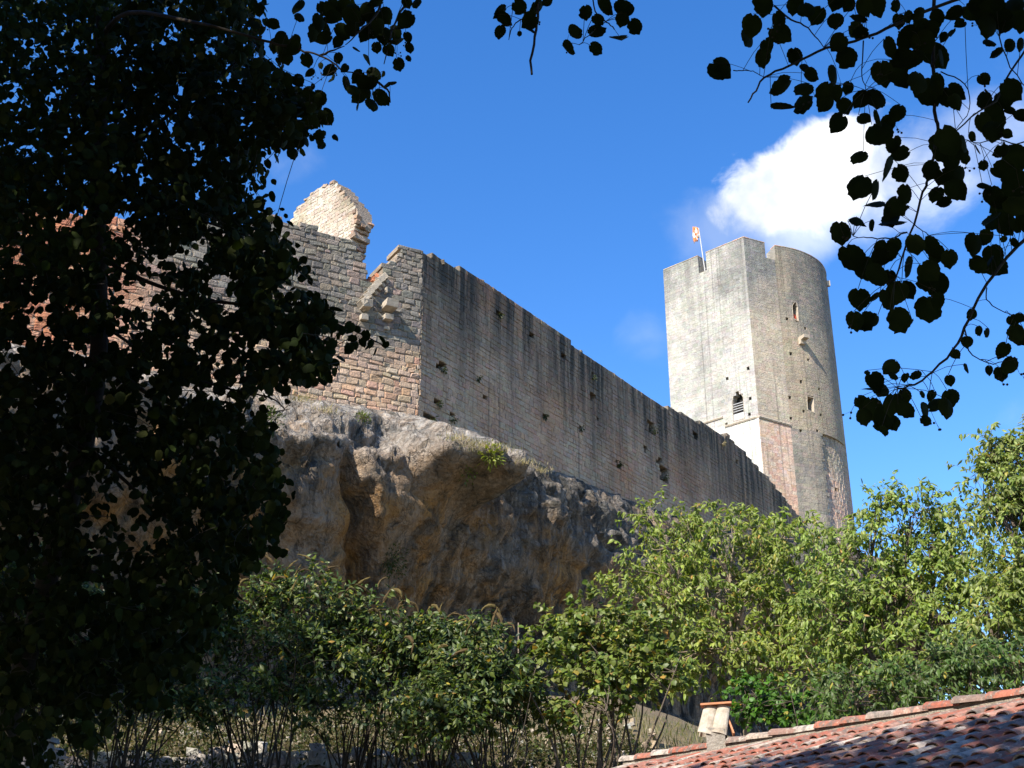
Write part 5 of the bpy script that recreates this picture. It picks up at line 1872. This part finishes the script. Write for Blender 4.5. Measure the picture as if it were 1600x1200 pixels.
def lime_trees():
    rg = np.random.default_rng(31)
    tpls = [lime_template(100 + i, cut=(i % 3)) for i in range(7)]
    metas = [mesh_np('leaf', v, f, M_LEAF_LIME, smooth=True) for v, f in tpls]

    def leaf_inst(px, py, dpx, Y, root, hole=False):
        p = at(px, py, Y)
        dist = np.linalg.norm(p - EYE)
        s_ = min(dpx, 46) / F * dist / 1.12
        view = unit((EYE - p)[None])[0]
        nrm = unit((view * .85 + rg.normal(0, .42, 3))[None])[0]
        dn = np.array([rg.normal(0, .5), rg.normal(0, .3), -1.0])
        t = unit((dn - nrm * (dn @ nrm))[None])[0]
        b = np.cross(t, nrm)
        o = bpy.data.objects.new('leaf', metas[rg.integers(len(metas))])
        link(o)
        M = Matrix(((b[0], t[0], nrm[0]), (b[1], t[1], nrm[1]), (b[2], t[2], nrm[2]))).to_4x4()
        c = p - t * s_ * .45
        o.parent = root
        o.matrix_parent_inverse = Matrix.Translation(-root.location)
        o.matrix_basis = Matrix.Translation(Vector(c)) @ M @ Matrix.Scale(s_, 4)
        return c

    def path3(pts, Y0, Y1, r0, r1, k=6):
        n = len(pts)
        P3 = np.array([at(x, y, Y0 + (Y1 - Y0) * i / (n - 1)) for i, (x, y) in enumerate(pts)])
        q = smooth_path(P3, 3 * n)
        q[1:-1] += rg.normal(0, .0016, q[1:-1].shape)
        return tube_vf(q, np.linspace(r0, r1, len(q)), k), q

    def fruit(root, c, k=3):
        """drooping bract with little round fruits"""
        lst = []
        L_ = rg.uniform(.035, .06)
        e = c + np.array([rg.normal(0, .01), rg.normal(0, .01), -L_])
        lst.append(tube_vf([c, (c + e) / 2 + rg.normal(0, .002, 3), e], .0007, 3))
        for _ in range(k):
            q = e + rg.normal(0, .009, 3) - [0, 0, .008]
            lst.append(tube_vf([e, (e + q) / 2, q], .0005, 3))
            r = .0036
            pts = np.array([[q[0], q[1], q[2] + r * s] for s in (-1, -.5, .5, 1)])
            lst.append(tube_vf(pts, np.array([.0012, r * .95, r * .95, .0012]), 6))
        return lst

    # ---- right-hand lime: crown overhead, branches reaching into the picture
    root_r = thing('lime_tree', 'lime tree whose dark leafy branches hang across the sky at the upper right', 'tree', (5.2, 1.2, 0), 'lime trees over the lane')
    tk = smooth_path([(5.2, 1.2, -.3), (5.1, 1.2, 3), (4.6, 1.0, 6), (4.2, .6, 9)], 14)
    trunk = [tube_vf(tk, np.linspace(.24, .13, len(tk)), 12)]
    tw = []
    anchors = {}
    Yr = 3.15
    for i, b in enumerate(BR_R):
        r0 = (.0062, .0018, .0035, .0026, .0065, .0022, .0042, .0062, .0028, .0018, .002, .0022, .0026, .003)[i]
        (v, f), q = path3(b, Yr + .1, Yr - .05, r0, max(.0011, r0 * .42))
        tw.append((v, f))
        if b[0][0] >= 1590 or b[0][1] < 0:
            # carry the branch on to the trunk, outside the frame
            s0 = q[0]
            d = s0 - q[1]
            m1 = s0 + unit(d[None])[0] * .5
            tgt = np.array([4.75, 1.05, 5.6 + .2 * i / 3])
            pp = smooth_path([s0, m1, (m1 + tgt) / 2 + [0, 0, .3], tgt], 12)
            tw.append(tube_vf(pp, np.linspace(r0, .03, len(pp)), 7))
        anchors[i] = q
    allq = np.concatenate(list(anchors.values()))
    leaves = spray(LA, 2.909, 1050, 0) + spray(LB, 3.0, 1250, 300)
    fr = []
    for (x, y, d) in leaves:
        Y = Yr + rg.normal(0, .10)
        c = leaf_inst(x, y, d * 1.0, Y, root_r)
        k = np.argmin(np.linalg.norm(allq - c, axis=1))
        a = allq[k]
        m_ = (a + c) / 2 + [0, 0, .01]
        tw.append(tube_vf(smooth_path([a, m_, c], 4), .0010, 4))
        if rg.uniform() < .16:
            fr += fruit(root_r, c)
    v, f = join_vf(trunk)
    obj('trunk', mesh_np('trunk', v, f, M_BARK, smooth=True), root_r)
    v, f = join_vf(tw)
    obj('branches', mesh_np('branches', v, f, M_BARK_D, smooth=True), root_r, kind='stuff')
    v, f = join_vf(fr)
    obj('fruits', mesh_np('fruits', v, f, M_BARK_D, smooth=True), root_r, kind='stuff')

    # ---- left-hand lime: dark mass of hanging foliage
    root_l = thing('lime_tree', 'big lime tree whose dark foliage hangs down the whole left side', 'tree', (-2.9, 7.6, 0), 'lime trees over the lane')
    tk = smooth_path([np.array([-3.5, 7.6, -.3]), at(5, 1150, 7.6), at(75, 900, 7.5), at(150, 600, 7.4), at(152, 300, 7.2), at(158, -40, 7.0), np.array([-3.4, 6.2, 11])], 30)
    wood = [tube_vf(tk, np.linspace(.075, .04, len(tk)), 10)]
    limbs = []
    for b, ya, yb, r0 in (([(152, 400), (230, 440), (330, 470), (420, 480), (520, 505), (560, 520), (600, 540)], 7.3, 6.6, .016), ([(150, 560), (260, 640), (340, 740), (400, 790)], 7.4, 7.0, .018),
                          ([(155, 260), (250, 190), (330, 130), (400, 70)], 7.2, 6.6, .018), ([(140, 700), (250, 800), (330, 850), (390, 860)], 7.4, 7.2, .014), ([(120, 880), (210, 930), (300, 940), (350, 930)], 7.5, 7.3, .012),
                          ([(152, 330), (240, 320), (330, 350), (420, 380)], 7.2, 6.7, .014), ([(158, 100), (80, 200), (20, 380)], 7.1, 6.8, .014), ([(145, 650), (80, 760), (30, 900), (10, 1050)], 7.4, 7.2, .014),
                          ([(150, 500), (240, 560), (330, 600), (420, 620), (445, 640)], 7.4, 6.9, .012), ([(110, 980), (180, 1040), (250, 1060)], 7.6, 7.4, .010)):
        (v, f), q = path3(b, ya, yb, r0, .003)
        wood.append((v, f)); limbs.append(q)
    v, f = join_vf(wood)
    obj('trunk', mesh_np('trunk', v, f, M_BARK_D, smooth=True), root_l)
    tw = []
    q_d = []
    for b in BR_D:
        (v, f), q = path3(b, 4.3, 4.1, .0065, .002); tw.append((v, f)); q_d.append(q)
    for i, b in enumerate(BR_C):
        (v, f), q = path3(b, 3.7, 3.6, (.0062, .003, .003, .002)[i], (.0045, .002, .0015, .0015)[i]); tw.append((v, f)); q_d.append(q)
    for q in (q_d[3], q_d[4], q_d[5], q_d[6]):
        s0 = q[0]
        pp = smooth_path([s0, s0 + unit((s0 - q[1])[None])[0] * .8, np.array([-2.2, 5.2, 9.0])], 10)
        tw.append(tube_vf(pp, np.linspace(.0065, .03, len(pp)), 6))
    (v, f) = tube_vf(smooth_path([q_d[0][0], at(200, 20, 5.5), at(156, 60, 7.1)], 8), np.linspace(.0065, .02, 9), 6)
    tw.append((v, f))
    allq = np.concatenate(q_d)
    fr = []
    nind = 0
    for lst, sc, ox, oy, Y0 in ((LD, 5.0, 380, 0, 4.25), (LC, 4.571, 700, 0, 3.65), (LE, 5.714, 440, 460, 6.4), (LF, 2.667, 0, 0, 6.2)):
        for (x, y, d) in spray(lst, sc, ox, oy):
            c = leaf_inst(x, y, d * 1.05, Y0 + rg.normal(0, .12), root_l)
            nind += 1
            a = allq[np.argmin(np.linalg.norm(allq - c, axis=1))]
            if Y0 > 6:
                LQ = np.concatenate(limbs)
                a = LQ[np.argmin(np.linalg.norm(LQ - c, axis=1))]
            if np.linalg.norm(a - c) < .17:
                tw.append(tube_vf(smooth_path([a, (a + c) / 2 + [0, 0, .01], c], 4), .0012, 4))
            if rg.uniform() < .28:
                fr += fruit(root_l, c)
    # mass
    edge = [(-30, -30), (395, -30), (405, 40), (398, 90), (430, 118), (468, 132), (488, 160), (500, 200), (478, 205), (440, 216), (412, 232), (392, 262), (398, 300), (408, 330), (436, 358), (450, 400),
            (470, 422), (498, 470), (515, 505), (522, 540), (515, 580), (488, 590), (455, 575), (430, 600), (402, 598), (404, 640), (428, 680), (430, 740), (436, 790), (428, 835), (400, 868), (380, 905),
            (345, 945), (320, 990), (300, 1040), (270, 1075), (240, 1100), (180, 1120), (140, 1150), (90, 1170), (60, 1200), (50, 1230), (-30, 1230)]
    gaps = [(70, 60, 70, 55, .3), (60, 200, 60, 70, .25), (35, 130, 40, 60, .35), (120, 120, 50, 40, .15), (205, 460, 55, 50, .97), (240, 420, 35, 45, .85), (330, 440, 22, 30, .8), (290, 395, 25, 18, .8), (165, 560, 60, 45, .5), (60, 600, 60, 50, .3), (195, 770, 60, 50, .95), (215, 830, 50, 45, .95), (150, 740, 35, 55, .5),
            (140, 800, 25, 70, .6), (250, 640, 40, 50, .35), (330, 560, 50, 30, .4), (370, 560, 40, 40, .5), (60, 870, 70, 50, .5), (150, 900, 60, 40, .4), (55, 970, 50, 30, .4), (90, 1150, 60, 50, .8), (200, 1090, 60, 30, .5), (215, 350, 40, 60, .3), (255, 200, 30, 60, .25), (420, 610, 25, 20, .6), (440, 470, 30, 30, .25)]
    N = 64000
    px = rg.uniform(-30, 530, N); py = rg.uniform(-30, 1230, N)
    jx, jy = px + rg.normal(0, 11, N), py + rg.normal(0, 11, N)
    ok = in_poly(jx, jy, edge)
    nz = np.array([mn.fractal(Vector((x / 42, y / 42, 3)), 1, 2, 3) for x, y in zip(px, py)])
    prob = np.clip(.60 + nz * 1.15, .05, 1)
    prob = np.clip(prob + np.where(py < 330, .26, 0), 0, 1)
    for gx, gy, rx, ry, am in gaps:
        prob *= 1 - am * np.exp(-(((px - gx) / rx) ** 2 + ((py - gy) / ry) ** 2) ** 1.3)
    ok &= rg.uniform(size=N) < prob
    px, py = px[ok], py[ok]
    n = len(px)
    Y = rg.uniform(6.2, 8.8, n)
    Y = np.where(px > 400, rg.uniform(5.9, 7.2, n), Y)
    P3 = np.array([at(a, b, c) for a, b, c in zip(px, py, Y)])
    view = unit(EYE - P3)
    nr = unit(view * .45 + rg.normal(0, .65, (n, 3)))
    t = unit(np.stack([rg.normal(0, .8, n), rg.normal(0, .8, n), -np.ones(n)], -1))
    size = rg.uniform(.042, .078, n)
    # those that show largest become leaves of their own
    big = np.argsort(-(size / Y))
    sl_ = [i for i in big if px[i] > 330][:300 - nind]
    m = np.ones(n, bool)
    for i in sl_:
        leaf_inst(px[i], py[i], size[i] / Y[i] * F * .95, Y[i], root_l)
        m[i] = False
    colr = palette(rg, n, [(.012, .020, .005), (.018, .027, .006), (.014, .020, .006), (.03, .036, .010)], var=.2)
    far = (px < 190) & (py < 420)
    colr[far] *= 1.7  # upper-left leaves lightened in colour, as if partly lit
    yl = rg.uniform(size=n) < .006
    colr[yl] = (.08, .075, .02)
    ti = rg.integers(0, 7, n)
    for k in range(7):
        pass
    ltp = [lime_template_lite(200 + k) for k in range(7)]
    V, Fc, Cc, mm = [], [], [], 0
    for k in range(7):
        s_ = m & (ti == k)
        Pv, Fx, kk = leaf_batch(P3[s_], t[s_], nr[s_], size[s_], ltp[k])
        V.append(Pv); Fc.append(Fx + mm); mm += len(Pv)
        Cc.append(np.repeat(np.concatenate([colr[s_], np.ones((s_.sum(), 1))], 1), kk, 0))
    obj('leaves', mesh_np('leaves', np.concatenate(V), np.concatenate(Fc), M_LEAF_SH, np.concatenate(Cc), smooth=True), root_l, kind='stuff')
    # twigs through the mass
    lq = np.concatenate(limbs + [tk[6:24]])
    for i in rg.choice(n, 900, replace=False):
        d = np.linalg.norm(lq - P3[i], axis=1)
        a = lq[np.argmin(d)]
        e = P3[i]
        if d.min() > .4:
            a = e + unit((a - e)[None])[0] * rg.uniform(.2, .6)
        tw.append(tube_vf(smooth_path([a, (a + e) / 2 + rg.normal(0, .03, 3), e], 5), np.linspace(.004, .0012, 5)[:5] if False else .0022, 4))
        if rg.uniform() < .10:
            fr += fruit(root_l, e)
    v, f = join_vf(tw)
    obj('branches', mesh_np('branches', v, f, M_BARK_D, smooth=True), root_l, kind='stuff')
    v, f = join_vf(fr)
    obj('fruits', mesh_np('fruits', v, f, M_BARK_D, smooth=True), root_l, kind='stuff')

    # ---- crowns overhead, outside the picture: they put the lane and the hanging sprays in shade
    def crown(root, ell, N):
        allp = []
        for c, r in ell:
            k = int(N * r[0] * r[1] / sum(q[1][0] * q[1][1] for q in ell))
            d = unit(rg.normal(size=(k, 3)))
            rad = rg.uniform(.25, 1, (k, 1)) ** .5
            allp.append(np.array(c) + d * rad * np.array(r))
        Pc = np.concatenate(allp)
        q = project(Pc)
        bad = (q[:, 2] > .2) & (q[:, 0] > -260) & (q[:, 0] < 1860) & (q[:, 1] > -240) & (q[:, 1] < 1400)
        Pc = Pc[~bad]
        Pc = Pc[Pc[:, 2] > 3.0]
        k = len(Pc)
        leaf_object('crown', Pc, unit(rg.normal(size=(k, 3)) + [0, 0, -1]), unit(rg.normal(0, .5, (k, 3)) + [0, 0, 1]), rg.uniform(.18, .28, k),
                    palette(rg, k, [(.03, .05, .012), (.045, .065, .016)], var=.2), TPL_WIDE, M_LEAF_SH, root)
        w = []
        for c, r in ell:
            s0 = tk[-1] if root is root_l else (np.array([4.2, .6, 9]) if root is root_r else tf[-1])
            pp = smooth_path([s0, (s0 + np.array(c)) / 2 + [0, 0, .5], c], 8)
            w.append(tube_vf(pp, np.linspace(.09, .03, len(pp)), 7))
        v, f = join_vf(w)
        obj('limbs', mesh_np('limbs', v, f, M_BARK, smooth=True), root, kind='stuff')
    crown(root_l, [((-7.0, -0.3, 10.3), (6.0, 5.8, 4.3)), ((-9.5, -3.5, 8.0), (5.5, 6.0, 4.5)), ((-7.5, 5.0, 7.5), (3.2, 3.4, 4.5))], 44000)
    root_shade = thing('lime_tree', 'unseen tall lime tree added outside the left edge to shade the shrubs at lower left', 'tree', (-14, 15, 0.6), 'lime trees over the lane')
    tf = smooth_path([(-14, 15, 0), (-14.1, 15.1, 5), (-13.5, 15, 10)], 8)  # unseen tree added for its shadow, crown placed to darken the lower shrubs
    v, f = tube_vf(tf, np.linspace(.3, .15, len(tf)), 10)
    obj('trunk', mesh_np('trunk', v, f, M_BARK, smooth=True), root_shade)
    crown(root_shade, [((-12.3, 15.0, 14.4), (5.6, 3.2, 3.2)), ((-18, 15.5, 14.0), (4.5, 3.2, 4.0)), ((-13, 15, 8.5), (5.0, 3.0, 3.0))], 40000)
    crown(root_r, [((0.5, -4.0, 8.0), (6.5, 4.6, 4.0)), ((5.5, -2.5, 8.5), (5.0, 5.0, 4.5)), ((1.0, -9.0, 6.5), (9.0, 3.5, 4.5))], 40000)


# ------------------------------------------------------------------ plants on rock and walls
def rock_plants():
    rg = np.random.default_rng(41)
    V = CLIFF_V.reshape(-1, 3)
    pr = project(V)

    def anchor(x, y):
        d = np.hypot(pr[:, 0] - x, pr[:, 1] - y)
        near = np.where(d < 9)[0]
        if len(near) == 0:
            return V[np.argmin(d)]
        return V[near[np.argmin(pr[near, 2])]]

    def tuft(name, label, cat, c, n, r, ls, cols, tpl, group=None, up=.5, mat=None):
        root = thing(name, label, cat, c, group)
        d = unit(rg.normal(size=(n, 3)) + [0, 0, up])
        P = c + d * r * rg.uniform(.15, 1, (n, 1))
        t = unit(d + rg.normal(0, .35, (n, 3)))
        leaf_object('leaves', P, t, unit(rg.normal(0, .6, (n, 3)) + [0, 0, 1]), ls * rg.uniform(.6, 1.3, n), palette(rg, n, cols, var=.2), tpl, mat or M_LEAF, root, kind='stuff' if n > 200 else None)
        w = [tube_vf([c, (c + P[i]) / 2 + rg.normal(0, .03, 3), P[i]], .006, 3) for i in range(0, n, max(1, n // 24))]
        v, f = join_vf(w)
        obj('twigs', mesh_np('twigs', v, f, M_BARK), root)
    c = anchor(765, 722)
    tuft('rock_shrub', 'bright yellow-green shrub hanging from the rock ledge below the curtain wall', 'shrub', c + [.1, -.2, .1], 260, .55, .20, [(.22, .25, .04), (.28, .28, .06), (.16, .20, .03)], TPL_LONG)
    c = anchor(735, 738)
    tuft('rock_shrub', 'small dull green shrub on the lip just left of the yellow-green one', 'shrub', c + [0, -.15, .1], 200, .5, .14, [(.12, .16, .03), (.10, .13, .03)], TPL_SMALL)
    c = anchor(615, 880)
    tuft('rock_bush', 'dark bush growing out of the rock face above the brown-flowered shrubs', 'shrub', c + [0, -.2, -.1], 420, .75, .13, [(.04, .06, .018), (.06, .08, .02)], TPL_SMALL, up=-.4)
    c = anchor(430, 655)
    tuft('rock_bush', 'dark green clump on the pale rock ledge next to the hanging lime foliage', 'shrub', c + [0, -.1, .1], 300, .5, .12, [(.05, .08, .02), (.07, .10, .02)], TPL_SMALL)
    c = anchor(575, 655)
    tuft('rock_bush', 'small yellow-green plant at the foot of the sunlit wall above the white boulder', 'shrub', c + [0, -.1, .1], 160, .32, .10, [(.16, .18, .04), (.10, .14, .03)], TPL_SMALL)
    grass_cols = [(.40, .33, .19), (.32, .26, .14), (.22, .20, .08), (.46, .38, .24)]
    for i, (x, y) in enumerate(((735, 700), (752, 706), (785, 712), (720, 690), (510, 640), (470, 628), (820, 724), (850, 736))):
        c = anchor(x, y)
        n = 120
        root = thing('grass_tuft', ('tuft of dry straw grass under the curtain wall, above the green shrub', 'dry grass tuft right behind the yellow-green shrub', 'dry grass tuft just beyond the yellow-green shrub',
                                    'dry grass tuft nearest the white boulder', 'dry grass tuft on the sunlit ledge below the side wall', 'dry grass tuft on the ledge beside the lime foliage',
                                    'dry grass tuft on the shaded ledge past the shrubs', 'last dry grass tuft along the shaded ledge')[i], 'grass', c, 'dry grass tufts on the rock ledge')
        P = c + rg.normal(0, .18, (n, 3)) * [1.6, 1.2, .2]
        t = unit(np.stack([rg.normal(0, .5, n), rg.normal(0, .5, n), np.ones(n)], -1))
        leaf_object('blades', P, t, unit(rg.normal(size=(n, 3))), rg.uniform(.18, .42, n), palette(rg, n, grass_cols, var=.15), TPL_NARROW, M_LEAF, root, kind='stuff', width=np.full(n, .3))
    for i, (x, y) in enumerate(((690, 577), (745, 592), (683, 632), (706, 655), (673, 655), (848, 650), (905, 670), (925, 590), (965, 725), (1019, 672), (1036, 745), (779, 492), (1128, 693))):
        u, z = PL_C.hit(x, y, 0)
        c = PL_C.P(np.array([u]), np.array([z]), np.array([.05]))[0]
        dry = i == 12
        n = 46
        lab = ('small dark plant rooted high in the curtain wall near the corner', 'dark hanging weed in the wall, right of the weed nearest the corner', 'little weed low on the wall beside the sunlit corner stones', 'lowest little weed near the foot of the corner',
               'tiny weed at the very corner of the two walls', 'small weed in a hole in the lower middle of the curtain wall', 'dark weed low in the wall above the rock ledge', 'weed under the wall head in the black-streaked band', 'weed just above where the trees meet the ledge',
               'weed in the upper of two big holes before the tower', 'weed in the lower big hole before the tower', 'weed high under the wall head near the corner', 'dry pale creeper on the wall head below the tower')[i]
        root = thing('wall_weed', lab, 'plant', c, 'weeds rooted in the curtain wall')
        d = unit(rg.normal(size=(n, 3)) + [PL_C.n[0][0] * .8, PL_C.n[0][1] * .8, -.5])
        P = c + d * rg.uniform(.02, .30 if i in (9, 10) else .2, (n, 1))
        cols = [(.34, .28, .18), (.42, .34, .22)] if dry else [(.035, .05, .018), (.06, .07, .025)]
        leaf_object('leaves', P, unit(d + [0, 0, -.6]), unit(rg.normal(size=(n, 3))), rg.uniform(.08, .18, n), palette(rg, n, cols), TPL_SMALL, M_LEAF, root, kind=None)


house()
background_trees()
buddleias()
dry_wall()
rock_plants()
lime_trees()
